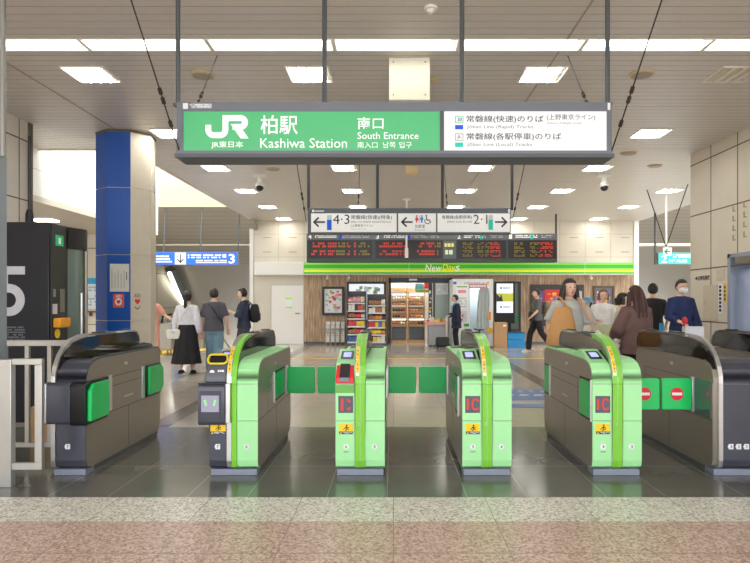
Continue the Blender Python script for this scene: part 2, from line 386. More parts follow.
# ---------------- ceiling lights ----------------
LIT = M('lamp_glow', (255,253,247), .5, emit=LAMP); TUBEM = M('tube_glow', (255,253,246), .5, emit=TUBE)
UNLIT = M('lamp_unlit', (226,214,186), .5, noise=.03)
LFRAME = M('lamp_frame', (240,236,226), .4, noise=.02)
def square_light(name, label, x, y, on=True):
    t = thing(name, label, 'ceiling light', (x, y, 4.0), 'square ceiling lights')
    s = .23; z = 3.985
    MB().box(x-s-.015, x+s+.015, y-s-.015, y-s, z, 4.02).box(x-s-.015, x+s+.015, y+s, y+s+.015, z, 4.02).box(x-s-.015, x-s, y-s, y+s, z, 4.02).box(x+s, x+s+.015, y-s, y+s, z, 4.02).build('frame', LFRAME, t, smooth=False)
    m = LIT if on else UNLIT
    for k in range(4): MB().box(x-s+.1*k+.05*.5, x-s+.1*k+.1, y-s, y+s, 3.992, 4.0).build('lamp_tube', m, t, smooth=False)
    MB().box(x-s, x+s, y-s, y+s, 4.005, 4.015).build('reflector', LFRAME, t, smooth=False)
    lv = MB()
    for k in range(1,4): lv.box(x-s+.115*k-.007, x-s+.115*k+.007, y-s, y+s, 3.97, 3.992)
    lv.build('louvre', LFRAME, t, smooth=False)
    return t
colx = [-3.46, -.96, 1.71, 3.98, 6.5]; coln = ['far left', 'second', 'third', 'fourth', 'rightmost']
for r in range(6):
    for c in range(5):
        if c == 4 and r < 3: continue
        if r == 1 and c in (1, 2, 3) and c != 3: pass
        x = colx[c]; y = 7.16+2.52*r
        if c == 3 and r == 0: square_light('ceiling_light', 'unlit square louvred ceiling light beside the right wall, just past the long tubes', 3.9, y, False)
        else: square_light('ceiling_light', f'lit square ceiling light, {ordn(r)} row past the long tubes, {coln[c]} column', x, y)
for k in range(-4, 6):
    x0 = PX(207, 6.33)+k*1.262; x1 = x0+1.262
    if x1 < -4.2 or x0 > 4.3: continue
    x0 = max(x0, -5.32); x1 = min(x1, 5.32)
    t = thing('fluorescent_light', f'long twin-tube ceiling fixture, {ordn(k+2)} from the left in the bright strip', 'ceiling light', ((x0+x1)/2, 6.33, 4.0), 'long fluorescent strip')
    MB().box(x0, x1, SY0+.01, SY1-.01, 4.06, 4.085).build('tray', LFRAME, t, smooth=False)
    for y in (SY0+.075, SY1-.075): MB().tube([(x0+.06,y,4.045),(x1-.06,y,4.045)], .04, 10).build('lamp_tube', TUBEM, t)
    MB().box(x0, x1, SY0, SY0+.012, 3.99, 4.085).box(x0, x1, SY1-.012, SY1, 3.99, 4.085).build('side_reflector', LFRAME, t, smooth=False)
    MB().box(x0+.005, x0+.045, SY0+.01, SY1-.01, 3.985, 4.06).build('end_plate', LFRAME, t, smooth=False)
# round grilles, detectors, cameras on the ceiling
BEIGE = M('beige_ring', (214,190,140), .5, noise=.05)
def grille(x, y, label):
    t = thing('ceiling_speaker', label, 'speaker', (x, y, 4.0), 'round ceiling speakers')
    MB().prism_z(disc(x, y, .14, 24), 3.982, 4.0).build('rim', BEIGE, t); MB().prism_z(disc(x, y, .115, 24), 3.976, 3.983).build('mesh_cover', M('grille_cover', (168,160,146), .6, noise=.08, scale=200), t)
grille(-2.19, 7.18, 'round beige ceiling speaker behind the left sign rod'); grille(2.84, 7.15, 'round beige ceiling speaker right of the big sign')
grille(4.13, 10.98, 'round beige ceiling speaker over the right aisle, left of a pair'); grille(5.02, 12.0, 'round beige ceiling speaker over the right aisle, right of a pair'); grille(-2.37, 12.3, 'round beige ceiling speaker below the green sign panel')
t = thing('smoke_detector', 'small white round smoke detector at the top of the picture', 'smoke detector', (.33, 5.53, 4.0))
MB().prism_z(disc(.33, 5.53, .06, 20), 3.975, 4.0).build('base', WHITE, t); MB().ell((.33,5.53,3.97), (.038,.038,.03)).build('sensor', LFRAME, t)
t = thing('emergency_light', 'small cream ceiling box just under the big green sign', 'light', (.36, 12.1, 4.0))
MB().box(.24, .46, 12.0, 12.2, 3.86, 4.0).build('casing', M('cream_plastic', (238,214,160), .5, noise=.03), t, bevel=.01)
t = thing('ceiling_box', 'square white metal box hanging from the ceiling behind the big sign', 'box', (.17, 6.8, 4.0))
MB().box(-.047, .39, 6.67, 6.95, 3.545, 4.0).build('casing', M('cream_box', (238,232,212), .45, noise=.015), t, bevel=.006)
mb = MB()
for px in (.0, .34):
    for z in (3.6, 3.95): mb.tube([(px,6.672,z),(px,6.66,z)], .008, 8)
mb.build('screws', STEEL, t)
t = thing('dome_sensor', 'small beige dome on the ceiling right of the square white box', 'sensor', (.46, 7.3, 4.0))
MB().ell((.46,7.3,3.99), (.06,.06,.04)).build('dome', BEIGE, t)
def seccam(x, y, label):
    t = thing('security_camera', label, 'security camera', (x, y, 4.0), 'ceiling security cameras')
    MB().box(x-.14, x+.14, y-.03, y+.03, 3.93, 4.0).build('bracket', WHITE, t, bevel=.006)
    MB().tube([(x,y,3.93),(x,y,3.8)], .05, 12).build('neck', WHITE, t)
    MB().ell((x,y,3.76), (.095,.095,.085)).build('housing', WHITE, t); MB().ell((x,y-.02,3.72), (.08,.08,.075)).build('dome', BLACK, t)
seccam(PX(260,12.8), 12.8, 'white security camera with black dome below the green sign'); seccam(PX(604,12.8), 12.8, 'white security camera with black dome over the right aisle')
# ---------------- the big hanging sign ----------------
D1 = 5.0
SGREEN = M('sign_green', (80,184,120), .4, emit=.08, noise=.01); SWHITE = M('sign_white', (238,240,240), .4, emit=.12, noise=.01)
TXW = M('sign_lettering_white', (252,253,252), .5, emit=.15); TXK = M('sign_lettering_dark', (52,56,66), .5)
TXG = M('sign_lettering_grey', (130,134,142), .5); BLUEL = M('rapid_line_blue', (20,84,226), .5); TEALL = M('local_line_teal', (20,206,176), .5)
def tube_px(pts, r, name, mat, parent, n=8): return MB().tube(pts, r, n).build(name, mat, parent)
sg = thing('hanging_sign', 'large green and white station name sign hanging over the ticket gates', 'sign', (PX(394,D1), D1+.12, 2.55))
x0, x1, z0, z1 = R(176.5, 102, 612, 156, D1)
gx0, gx1, gz0, gz1 = R(183, 111, 440, 150.5, D1); wx0, wx1, wz0, wz1 = R(444, 111, 607, 150.5, D1)
MB().box(x0, x1, D1+.02, D1+.26, z0, z1).build('housing', FRAMEGREY, sg, bevel=.006)
MB().box(x0, x1, D1, D1+.02, gz1, z1).box(x0, x1, D1, D1+.02, z0+.02, gz0).box(x0, gx0, D1, D1+.02, gz0, gz1).box(wx1, x1, D1, D1+.02, gz0, gz1).build('front_frame', FRAMEGREY, sg, smooth=False)
MB().box(gx1, wx0, D1-.002, D1+.02, gz0, gz1).box(x0-.01, x1+.015, D1-.01, D1+.27, z0-.012, z0+.018).build('edge_trim', M('dark_sign_trim', (84,88,94), .45, .2, noise=.02), sg, smooth=False)
MB().box(gx0, gx1, D1+.008, D1+.02, gz0, gz1).build('green_panel', SGREEN, sg, smooth=False); MB().box(wx0, wx1, D1+.008, D1+.02, wz0, wz1).build('white_panel', SWHITE, sg, smooth=False)
MB().box(x1-.035, x1-.015, D1-.004, D1+.02, PZ(110,D1), PZ(103,D1)).build('label_tab', PAPER, sg, smooth=False)
MB().box(*R(191,103.6,212,108.5,D1)[:2], D1-.003, D1, *R(191,103.6,212,108.5,D1)[2:]).build('maker_label', M('label_grey', (168,172,178), .5), sg, smooth=False)
MB().box(*R(183,103.2,188,109,D1)[:2], D1-.003, D1, *R(183,103.2,188,109,D1)[2:]).build('eco_label', PAPER, sg, smooth=False)
grey_lines(R(190,104,211,108,D1), D1-.003, PAPER, sg, 2, 5)
yT = D1+.006
lx = lambda u: PX(170+u/5, D1); lz = lambda v: PZ(95+v/5, D1)
def logo(pts): return [(lx(u), lz(v)) for u, v in pts]
arc = lambda cx, cy, r, a0, a1, n=8, ry=None: [(cx+r*math.cos(math.radians(a0+(a1-a0)*k/n)), cy+(ry or r)*math.sin(math.radians(a0+(a1-a0)*k/n))) for k in range(n+1)]
w = 29*D1/F/5
mb = MB().ribbon(logo([(190,148),(190,172)]+arc(218,172,28,180,90)[1:]+arc(248,172,28,90,0,8)[0:]+[(276,114),(352,114)]+arc(352,136,22,-90,90)[1:]+[(312,158)]), w, yT, yT+.003)
mb.prism_y(logo([(303,145),(342,145),(392,216),(352,216)]), yT, yT+.003)
mb.build('logo', TXW, sg, smooth=False)
text('JR東日本', R(211,141,243,148.3,D1), yT, TXW, sg, .008)
text('柏駅', R(260.5,115,297.5,134,D1), yT, TXW, sg, .008); text('Kashiwa Station', R(260,138,347,147.6,D1), yT, TXW, sg, 0)
text('南口', R(357.5,117,383.5,129,D1), yT, TXW, sg, .006); text('South Entrance', R(357.5,132,418.5,138.8,D1), yT, TXW, sg, 0)
text('南入口', R(357.5,141.6,377.5,147.8,D1), yT, TXW, sg, 0); text('남쪽', R(383,141.6,395.5,147.8,D1), yT, TXW, sg, 0); text('입구', R(399,141.6,412,147.8,D1), yT, TXW, sg, 0)
q = lambda a, b: PX(440+a/4.1667, D1)
def Rq(a, b, c, d): return R(440+a/4.1667, 95+b/4.1667, 440+c/4.1667, 95+d/4.1667, D1)
for (b0, b1, mm, tt) in ((86,117,TEALL,'JJ'),(159,190,M('icon_border_grey', (170,172,178), .5),'JL')):
    rx0, rx1, rz0, rz1 = Rq(63, b0, 98, b1)
    MB().box(rx0, rx1, yT, yT+.003, rz0, rz1).build('line_icon', mm, sg, smooth=False)
    k = .006; MB().box(rx0+k, rx1-k, yT-.002, yT, rz0+k, rz1-k).build('line_icon', PAPER, sg, smooth=False)
    text(tt, Rq(72, b0+9, 90, b1-8), yT-.003, TXK, sg, .0)
for (b0, b1, mm) in ((124,142,BLUEL),(197,216,TEALL)):
    r = Rq(63, b0, 97, b1); MB().box(r[0], r[1], yT, yT+.003, r[2], r[3]).build('line_colour', mm, sg, smooth=False)
text('常磐線(快速)のりば', Rq(111,84,432,117), yT, TXK, sg, .006); text('(上野東京ライン)', Rq(446,79,648,106), yT, TXK, sg, 0)
text('Jōban Line (Rapid) Tracks', Rq(112,124,389,142), yT, TXG, sg, .004); text('(Ueno-Tōkyō Line)', Rq(446,111,588,123), yT, TXG, sg, 0)
text('常磐線(各駅停車)のりば', Rq(111,157,506,190), yT, TXK, sg, .006); text('Jōban Line (Local) Tracks', Rq(112,197,384,216), yT, TXG, sg, .004)
for px in (178, 324.5, 462, 607.5):
    X = PX(px, D1+.12); zt = z1
    tube_px([(X, D1+.12, zt), (X, D1+.12, 4.0)], .02, 'hanging_rod', RODGREY, sg)
    MB().box(X-.03, X+.03, D1+.08, D1+.16, zt-.002, zt+.02).build('rod_bracket', RODGREY, sg, bevel=.003)
def brace(parent, a, b, r=.006):
    a = Vector(a); b = Vector(b)
    w = MB().tube([a, b], r, 6).build('brace_wire', WIRE, parent)
    for f in (.12, .22, .26): 
        p = a.lerp(b, f); q2 = a.lerp(b, f+.025); MB().tube([p, q2], r*2.6, 8).build('turnbuckle', WIRE, w)
brace(sg, (x0+.02, D1+.02, z0+.03), (-1.84, 3.8, 4.0)); brace(sg, (x1, D1+.02, z0+.03), (1.86, 3.7, 4.0))
brace(sg, (PX(195,D1+.24), D1+.24, z1), (-1.87, 6.63, 4.0)); brace(sg, (PX(590,D1+.24), D1+.24, z1), (1.85, 6.63, 4.0))
# ---------------- second hanging sign ----------------
D2 = 10.0
s2 = thing('hanging_sign', 'narrower white platform direction sign with black arrows, hung behind the green sign', 'sign', (PX(409,D2), D2+.1, 2.47))
x0, x1, z0, z1 = R(307.5, 208, 511, 234, D2)
MB().box(x0, x1, D2+.02, D2+.2, z0, z1).build('housing', M('slate_frame', (84,90,98), .45, .2, noise=.02), s2, bevel=.005)
SWH2 = M('sign_white_lit', (238,238,236), .4, emit=.1)
def panel2(a, b, nm='white_panel'):
    r = R(a, 213.3, b, 232, D2); MB().box(r[0], r[1], D2+.008, D2+.02, r[2], r[3]).build(nm, SWH2, s2, smooth=False)
panel2(311, 396.7); panel2(398.2, 436); panel2(437.5, 510)
K2 = D2+.005
def P2(a, b, y=K2): return PX(a, D2), PZ(b, D2)
def arrow(parent, px0, px1, pyc, hh, d, y, mat, wpx, flip=False, up=None):
    pts = [(px0, pyc), (px1, pyc)]
    conv = lambda l: [(PX(a,d), PZ(b,d)) for a, b in l]
    mb = MB().ribbon(conv(pts), wpx*d/F, y, y+.003)
    tip = px1 if flip else px0; s = -1 if flip else 1
    mb.ribbon(conv([(tip+s*hh, pyc-hh), (tip, pyc), (tip+s*hh, pyc+hh)]), wpx*d/F, y, y+.003)
    return mb.build('arrow', mat, parent, smooth=False)
def box_px(parent, a, b, c, d_, d, y, th, mat, name): 
    r = R(a, b, c, d_, d); return MB().box(r[0], r[1], y, y+th, r[2], r[3]).build(name, mat, parent, smooth=False)
arrow(s2, 314, 325, 222, 4.6, D2, K2, TXK, 1.7); arrow(s2, 402, 412.6, 222, 4.6, D2, K2, TXK, 1.7); arrow(s2, 495, 506.5, 222, 4.8, D2, K2, TXK, 1.7, True)
box_px(s2, 327, 215, 331.6, 230, D2, K2, .003, M('pale_teal_icon', (180,216,216), .5), 'line_icon'); box_px(s2, 327, 219.8, 331.6, 230, D2, K2-.002, .003, BLUEL, 'line_colour')
text('4·3', R(333, 214.5, 349.5, 224, D2), K2, TXK, s2, 0); text('常磐線(快速)(特急)', R(351,215,392,219.8,D2), K2, TXK, s2, .005)
text('Jōban Line (Rapid) (Limited Express)', R(351,220.8,391,223,D2), K2, TXK, s2); text('(上野東京ライン)', R(351,224.2,372.5,227.2,D2), K2, TXK, s2); text('(Ueno-Tōkyō Line)', R(351,228.4,366,229.8,D2), K2, TXG, s2)
def pict(px, py, col, skirt):
    m = M('pictogram_'+col, (226,40,44) if col == 'red' else (40,140,224), .5); conv = lambda l: [(PX(a,D2), PZ(b,D2)) for a, b in l]
    mb = MB().prism_y([(PX(px,D2)+.015*math.cos(t*.52), PZ(py,D2)+.015*math.sin(t*.52)) for t in range(12)], K2, K2+.003)
    if skirt: mb.prism_y(conv([(px-1.1,py+1.3),(px+1.1,py+1.3),(px+1.8,py+4.4),(px+.6,py+4.4),(px+.6,py+6.6),(px-.6,py+6.6),(px-.6,py+4.4),(px-1.8,py+4.4)]), K2, K2+.003)
    else: mb.prism_y(conv([(px-1.5,py+1.3),(px+1.5,py+1.3),(px+1.5,py+4),(px+.8,py+4),(px+.8,py+6.6),(px-.8,py+6.6),(px-.8,py+4),(px-1.5,py+4)]), K2, K2+.003)
    mb.build('pictogram', m, s2, smooth=False)
pict(416.8, 216, 'red', True); pict(421.8, 216, 'blue', False)
box_px(s2, 419.1, 215.2, 419.5, 223, D2, K2, .003, TXG, 'divider')
conv = lambda l: [(PX(a,D2), PZ(b,D2)) for a, b in l]
mb = MB().ribbon(conv([(426.5,217),(426.8,220),(429.4,220),(430.8,222.8)]), .016, K2, K2+.003)
mb.ribbon(conv([(427.6+2.9*math.cos(math.radians(a)), 221+2.6*math.sin(math.radians(a))) for a in range(40, 240, 20)]), .012, K2, K2+.003)
mb.prism_y([(PX(426.4,D2)+.014*math.cos(t*.52), PZ(215.8,D2)+.014*math.sin(t*.52)) for t in range(12)], K2, K2+.003); mb.build('pictogram', TXK, s2, smooth=False)
text('化粧室', R(415,224.4,425,228,D2), K2, TXK, s2); text('Restrooms', R(415,229,425,230.6,D2), K2, TXG, s2)
text('常磐線(各駅停車)', R(442,215.2,472,219.4,D2), K2, TXK, s2, .005); text('Jōban Line (Local)', R(447,220.6,472,223,D2), K2, TXK, s2)
text('2·1', R(473.5,214.6,487.5,223.8,D2), K2, TXK, s2, 0)
box_px(s2, 488.6, 215, 493, 229.8, D2, K2, .003, M('pale_grey_icon', (206,208,212), .5), 'line_icon'); box_px(s2, 488.6, 219.6, 493, 229.8, D2, K2-.002, .003, TEALL, 'line_colour')
box_px(s2, 508.3, 208.8, 510.2, 212.6, D2, D2+.016, .004, PAPER, 'label_tab'); box_px(s2, 312, 209.6, 314, 212, D2, D2+.016, .004, PAPER, 'eco_label')
grey_lines(R(314.5,210,324,211.8,D2), D2+.019, PAPER, s2, 1, 3)
for px in (308.6, 377.4, 442.4, 512):
    X = PX(px, D2+.1); tube_px([(X, D2+.1, z1-.02), (X, D2+.1, 4.0)], .024, 'hanging_rod', M('dark_rod', (66,70,74), .45, .4, noise=.03), s2)
brace(s2, (x0-.02, D2, z0+.2), (x0-.05, 8.4, 4.0)); brace(s2, (x1+.02, D2, z0+.2), (x1+.06, 8.5, 4.0))
brace(s2, (x0+.8, D2+.2, z1), (x0+.75, 11.6, 4.0), .005); brace(s2, (x1-1.0, D2+.2, z1), (x1-.95, 11.6, 4.0), .005)
# ---------------- departure boards ----------------
D3 = 18.5
db = thing('departure_board', 'long black electronic departure board with red and amber text above the shop', 'departure board', (PX(431,D3), D3+.15, 2.55))
x0, x1, z0, z1 = R(306.5, 233.5, 557.5, 262, D3)
MB().box(x0, x1, D3+.02, D3+.35, z0, z1).build('housing', M('dark_board_casing', (66,70,76), .45, .2, noise=.02), db, bevel=.008)
box_px(db, 306.5, 233.8, 557.5, 239.5, D3, D3+.008, .012, M('board_header_grey', (104,110,118), .5, noise=.02), 'header_strip')
LEDBG = M('led_screen_black', (30,26,28), .3, noise=.08)
def led(a, b, rows, seed, num, col0):
    bb = box_px(db, a, 240.6, b, 258.6, D3, D3+.008, .012, LEDBG, 'led_screen')
    rd = random.Random(seed); reds = MB(); amb = MB(); y = D3+.004; s = D3/F
    for row in range(rows):
        yy0 = 242.4+row*(15.6/rows); hh = 15.6/rows*.72
        segs = col0
        for (u0, u1, c) in segs:
            x = a+(b-a)*u0; e = a+(b-a)*u1
            while x < e-.8:
                wq = rd.uniform(1.0, 2.0); tgt = reds if c == 'r' else amb
                for st in range(2):
                    yy = yy0+st*hh*.52
                    if rd.random() < .74: tgt.box(PX(x,D3), PX(min(x+wq,e),D3), y, y+.002, PZ(yy+hh*.36,D3), PZ(yy,D3))
                x += wq+.45
    if reds.v: reds.build('led_text', LEDRED, bb, smooth=False, world=True)
    if amb.v: amb.build('led_text', LEDAMB, bb, smooth=False)
    text(num, R(a+.4, 234.4, a+3.6, 238.8, D3), D3+.004, TXW, db, .02)
    grey_lines(R(a+7, 234.6, a+29, 238, D3), D3+.006, TXW, db, 2, seed); grey_lines(R(a+33, 234.6, b-3, 238, D3), D3+.006, M('header_print', (190,194,200), .5), db, 2, seed+1)
led(308, 372, 2, 1, '4', [(.05,.28,'r'),(.31,.47,'r'),(.61,.66,'r'),(.72,.76,'r'),(.44,.58,'a'),(.79,.97,'a')])
led(375.5, 442.5, 2, 2, '3', [(.06,.4,'r'),(.42,.5,'r'),(.62,.9,'r'),(.92,.98,'a')])
led(457, 506, 4, 3, '2', [(.12,.33,'a'),(.42,.55,'a'),(.58,.66,'a'),(.68,.9,'r')])
led(508.5, 556.5, 4, 4, '1', [(.12,.34,'a'),(.45,.62,'a'),(.63,.93,'r')])
for (a, c) in ((339.4,BLUEL),(407.5,BLUEL),(480,TEALL),(530.5,TEALL)): box_px(db, a, 234.4, a+2.6, 239.2, D3, D3+.003, .006, c, 'line_colour')
box_px(db, 443.4, 240.6, 456, 258.6, D3, D3+.008, .012, M('board_grey', (98,104,108), .5, noise=.02), 'logo_plate')
grey_lines(R(444.6,242,455,248,D3), D3+.006, M('pale_yellow_mark', (226,222,120), .5, emit=.2), db, 1, 31, 'badge', .95); grey_lines(R(445.2,248.4,454.4,256,D3), D3+.006, M('pale_green_mark', (206,224,186), .5, emit=.2), db, 1, 32, 'badge', .95)
for px in (318, 430, 556): 
    X = PX(px, D3+.2); tube_px([(X, D3+.2, z1-.02), (X, D3+.2, 4.0)], .03, 'hanging_rod', MATS['dark_rod'], db)
# ceiling pole in front of the boards
t = thing('ceiling_pole', 'thin white pole hanging from the ceiling in front of the departure board', 'pole', (PX(406.5,15.9), 15.9, 4.0))
X = PX(406.5, 15.9); tube_px([(X,15.9,3.95),(X,15.9,2.75)], .025, 'pole', WHITE, t); tube_px([(X,15.9,2.75),(X,15.9,2.5)], .042, 'tip', WHITE, t); MB().ell((X,15.9,3.98), (.09,.09,.04)).build('ceiling_mount', WHITE, t)
# blue sign over the left stairs
D4 = 18.85
SBLUE = M('sign_blue', (24,98,232), .4, emit=.45)
bs = thing('hanging_sign', 'blue platform 3 sign with white arrow panel hanging over the left stairs', 'sign', (PX(196,D4), D4, 2.5))
x0, x1, z0, z1 = R(140, 251.8, 239, 265.2, D4)
MB().box(x0, x1, D4, D4+.12, z0, z1).build('housing', FRAMEGREY, bs, smooth=False)
box_px(bs, 140, 252.6, 237.2, 264.4, D4, D4-.006, .006, SBLUE, 'blue_panel'); box_px(bs, 175, 252.6, 186, 264.4, D4, D4-.010, .004, SWH2, 'arrow_panel')
conv = lambda l: [(PX(a,D4), PZ(b,D4)) for a, b in l]
MB().ribbon(conv([(180.5,254.2),(180.5,262.2)]), 1.1*D4/F, D4-.014, D4-.011).ribbon(conv([(177.3,259),(180.5,262.4),(183.7,259)]), 1.1*D4/F, D4-.014, D4-.011).build('arrow', TXK, bs, smooth=False)
text('3', R(228.6,254,235,263.6,D4), D4-.010, TXW, bs, .02)
grey_lines(R(188,254,221.5,258.6,D4), D4-.008, TXW, bs, 2, 9); grey_lines(R(196,259.6,227,263.4,D4), D4-.008, TXW, bs, 2, 10); grey_lines(R(155,255,172,263,D4), D4-.008, TXW, bs, 3, 11)
box_px(bs, 222.5, 254.2, 226.4, 257.8, D4, D4-.010, .003, PAPER, 'line_icon')
for px in (163.4, 200.2, 238): X = PX(px, D4+.06); tube_px([(X,D4+.06,z1),(X,D4+.25,4.3)], .02, 'hanging_rod', RODGREY, bs)
# teal sign and green exit sign over the right stairs
D5 = 18.5
STEAL = M('sign_teal', (32,200,178), .4, emit=.4)
ts = thing('hanging_sign', 'teal platform 2 sign with white lettering over the right stairs', 'sign', (PX(677,D5), D5, 2.5))
x0, x1, z0, z1 = R(658, 252.4, 700, 264.4, D5)
MB().box(x0, x1, D5+.004, D5+.12, z0, z1).build('housing', FRAMEGREY, ts, smooth=False); box_px(ts, 658.6, 252.8, 700, 264, D5, D5-.004, .008, STEAL, 'teal_panel')
text('2', R(661,255.4,667,262.6,D5), D5-.008, TXW, ts, .02); grey_lines(R(673,254,691,258,D5), D5-.006, TXW, ts, 2, 14); grey_lines(R(669,259,687,262.6,D5), D5-.006, TXW, ts, 2, 15)
X = PX(656, D5); tube_px([(X,D5+.06,z0),(X,D5+.06,4.0)], .035, 'hanging_rod', RODGREY, ts); MB().box(X, x0+.02, D5+.03, D5+.09, z0+.05, z0+.11).build('side_arm', RODGREY, ts, smooth=False)
D6 = 15.3
es = thing('exit_sign', 'small white sign with green arrow on a braced white pole', 'sign', (PX(667.5,D6), D6, 4.0))
X = PX(667, D6); tube_px([(X,D6+.05,4.0),(X,D6+.05,2.62)], .028, 'pole', WHITE, es)
box_px(es, 663.6, 247.4, 671.8, 255.6, D6, D6, .05, SWH2, 'panel')
conv = lambda l: [(PX(a,D6), PZ(b,D6)) for a, b in l]
GRN = M('exit_green', (20,150,84), .5, emit=.2)
MB().ribbon(conv([(665,251.6),(670.4,251.6)]), 1.2*D6/F, D6-.004, D6).ribbon(conv([(667.6,249),(665,251.6),(667.6,254.2)]), 1.2*D6/F, D6-.004, D6).build('arrow', GRN, es, smooth=False)
for a, b, y in ((647,202,14.6),(688,187,13.9)): 
    p = (PX(a,y), y, 4.0); MB().tube([(X,D6+.05,2.72), p], .012, 6).build('brace_wire', WIRE, es)
# tube light on the left stair soffit
yA, yB = 22.0, 24.6
t = thing('stair_light', 'long slanted tube light along the sloped ceiling of the left stairs', 'light', (PX(174,23.0), 23.0, fL(23.0)))
pA = (PX(170.5,yA), yA, fL(yA)-.34); pB = (PX(186,yB), yB, fL(yB)-.34)
MB().tube([(pA[0],pA[1],pA[2]+.03),(pB[0],pB[1],pB[2]+.03)], .19, 4).build('housing', M('dark_fixture', (70,68,64), .6, noise=.04), t, smooth=False)
MB().tube([(pA[0],pA[1]-.1,pA[2]-.12),(pB[0],pB[1]-.1,pB[2]-.12)], .075, 8).build('lamp_tube', M('stair_tube_glow', (255,253,240), .5, emit=3.0), t)
# ---------------- ticket gates ----------------
YG = 5.0
OUT = [(.10,.042),(.05,.056),(.012,.075),(0,.125),(0,.735),(.006,.79),(.03,.85),(.08,.895),(.16,.92),(.26,.93),(1.50,.93),(1.57,.91),(1.6,.86)]
def gy(p): return [(YG+a, b) for a, b in p]
LOW = [(.10,.042),(.05,.056),(.012,.075),(0,.125),(0,.438)]; MID = [(0,.443),(0,.733)]; UPP = [(0,.738),(.006,.79),(.03,.85),(.08,.895),(.16,.92),(.26,.93),(1.50,.93),(1.57,.91),(1.6,.86)]
SLOW = [(.11,.036),(.045,.048),(0,.072),(-.012,.125),(-.012,.735)]; SUP = [(-.012,.738),(-.008,.80),(.018,.88),(.065,.955),(.14,1.025),(.25,1.08),(.40,1.108),(.52,1.112)]
REFL = M('fin_smoked_panel', (118,112,102), .12, .55, noise=.06, scale=3)
SEAM = M('panel_seam', (62,58,52), .6)
GREYPAD = M('grey_pad', (96,100,96), .5, noise=.04)
def gate(label, cx, halves, fin, stripes, finmat, x0, x1, seams=(-1, 1), topmat=None):
    """halves: (x0,x1,material) front covers; stripes: (x0,x1,material) of the raised arc; all in metres across the hall"""
    g = thing('ticket_gate', label, 'ticket gate', (cx, YG+.8, 0), 'ticket gates')
    ins = .012
    core = [(.115,.05),(.06,.062),(.026,.08),(ins,.13),(ins,.735),(.018,.785),(.04,.84),(.09,.883),(.17,.908),(.27,.918),(1.50,.918),(1.565,.9),(1.594,.855),(1.594,.17),(1.58,.115),(1.55,.06),(1.5,.046)]
    b = MB().prism_x(gy(core), x0, x1)
    b.build('body', STEEL, g)
    sm = MB()
    for s in seams:
        X = x1 if s > 0 else x0; a, c = (X-.002, X+.0012) if s > 0 else (X-.0012, X+.002)
        sm.box(a, c, YG+.42, YG+1.36, .736, .741).box(a, c, YG+.42, YG+1.36, .655, .659).box(a, c, YG+.02, YG+1.58, .436, .441).box(a, c, YG+.40, YG+.405, .441, .74).box(a, c, YG+1.36, YG+1.365, .441, .74).box(a, c, YG+.8, YG+.804, .075, .436)
    sm.build('panel_seam', SEAM, g, smooth=False)
    lg = MB()
    for s in seams:
        X = x1 if s > 0 else x0; a, c = (X-.001, X+.0016) if s > 0 else (X-.0016, X+.001)
        lg.prism_x([(YG+.75+.035*math.cos(k*.524), .83+.014*math.sin(k*.524)) for k in range(12)], a, c)
        for k in range(5): lg.box(a, c, YG+.72+k*.04, YG+.745+k*.04, .52, .535)
    lg.build('side_mark', M('pale_mark', (206,206,200), .5), g, smooth=False)
    for (a, c, m) in halves:
        MB().shell(gy(UPP), a, c, .014).build('upper_cover', m, g); MB().shell(gy(MID), a, c, .014).build('middle_panel', m, g, smooth=False); MB().shell(gy(LOW), a, c, .014).build('lower_panel', m, g)
    for (a, c, m) in stripes:
        MB().shell(gy(SUP), a, c, .04).build('arched_stripe', m, g); MB().shell(gy(SLOW), a, c, .03).build('front_stripe', m, g)
    fa, fb = fin
    fp = [(.03,.85),(.085,.945),(.155,1.0),(.26,1.05),(.40,1.078),(.52,1.085),(1.45,1.085),(1.53,1.07),(1.585,1.03),(1.605,.97),(1.605,.925),(.25,.92),(.1,.89)]
    MB().prism_x(gy(fp), fa, fb).build('screen_fin', finmat, g)
    cap = [(.50,1.112),(1.45,1.105),(1.54,1.085),(1.60,1.035),(1.622,.97),(1.622,.93)]
    MB().shell(gy(cap), fa-.004, fb+.004, .018).build('fin_cap', M('fin_cap_grey', (128,126,116), .3, .5, noise=.04), g)
    MB().box(fa+.006, fb-.006, YG+.62, YG+.86, 1.107, 1.122).box(fa+.006, fb-.006, YG+1.2, YG+1.36, 1.10, 1.118).build('sensor_strip', BLACK, g, bevel=.004)
    pl = MB().box(x0+.01, x1-.01, YG+.015, YG+.16, 0, .05).build('plinth', PLINTH, g, bevel=.004)
    MB().box(x0+.02, x1-.02, YG+.16, YG+1.56, 0, .05).build('side_plinth', M('dark_plinth', (92,94,98), .35, .5, noise=.05), g, smooth=False)
    return g
def front_plate(g, xc, zc, s, shape='round'):
    if shape == 'round': prof = disc(xc, zc, .021)
    else: prof = [(xc-.026,zc),(xc-.016,zc+.021),(xc+.019,zc+.021),(xc+.019,zc-.021),(xc-.016,zc-.021)]
    p = MB().prism_y(prof, YG-.003, YG).build('number_plate', PAPER, g, smooth=False)
    text(s, (xc-.008, xc+.009, zc-.012, zc+.012), YG-.0045, INK, p, .012)
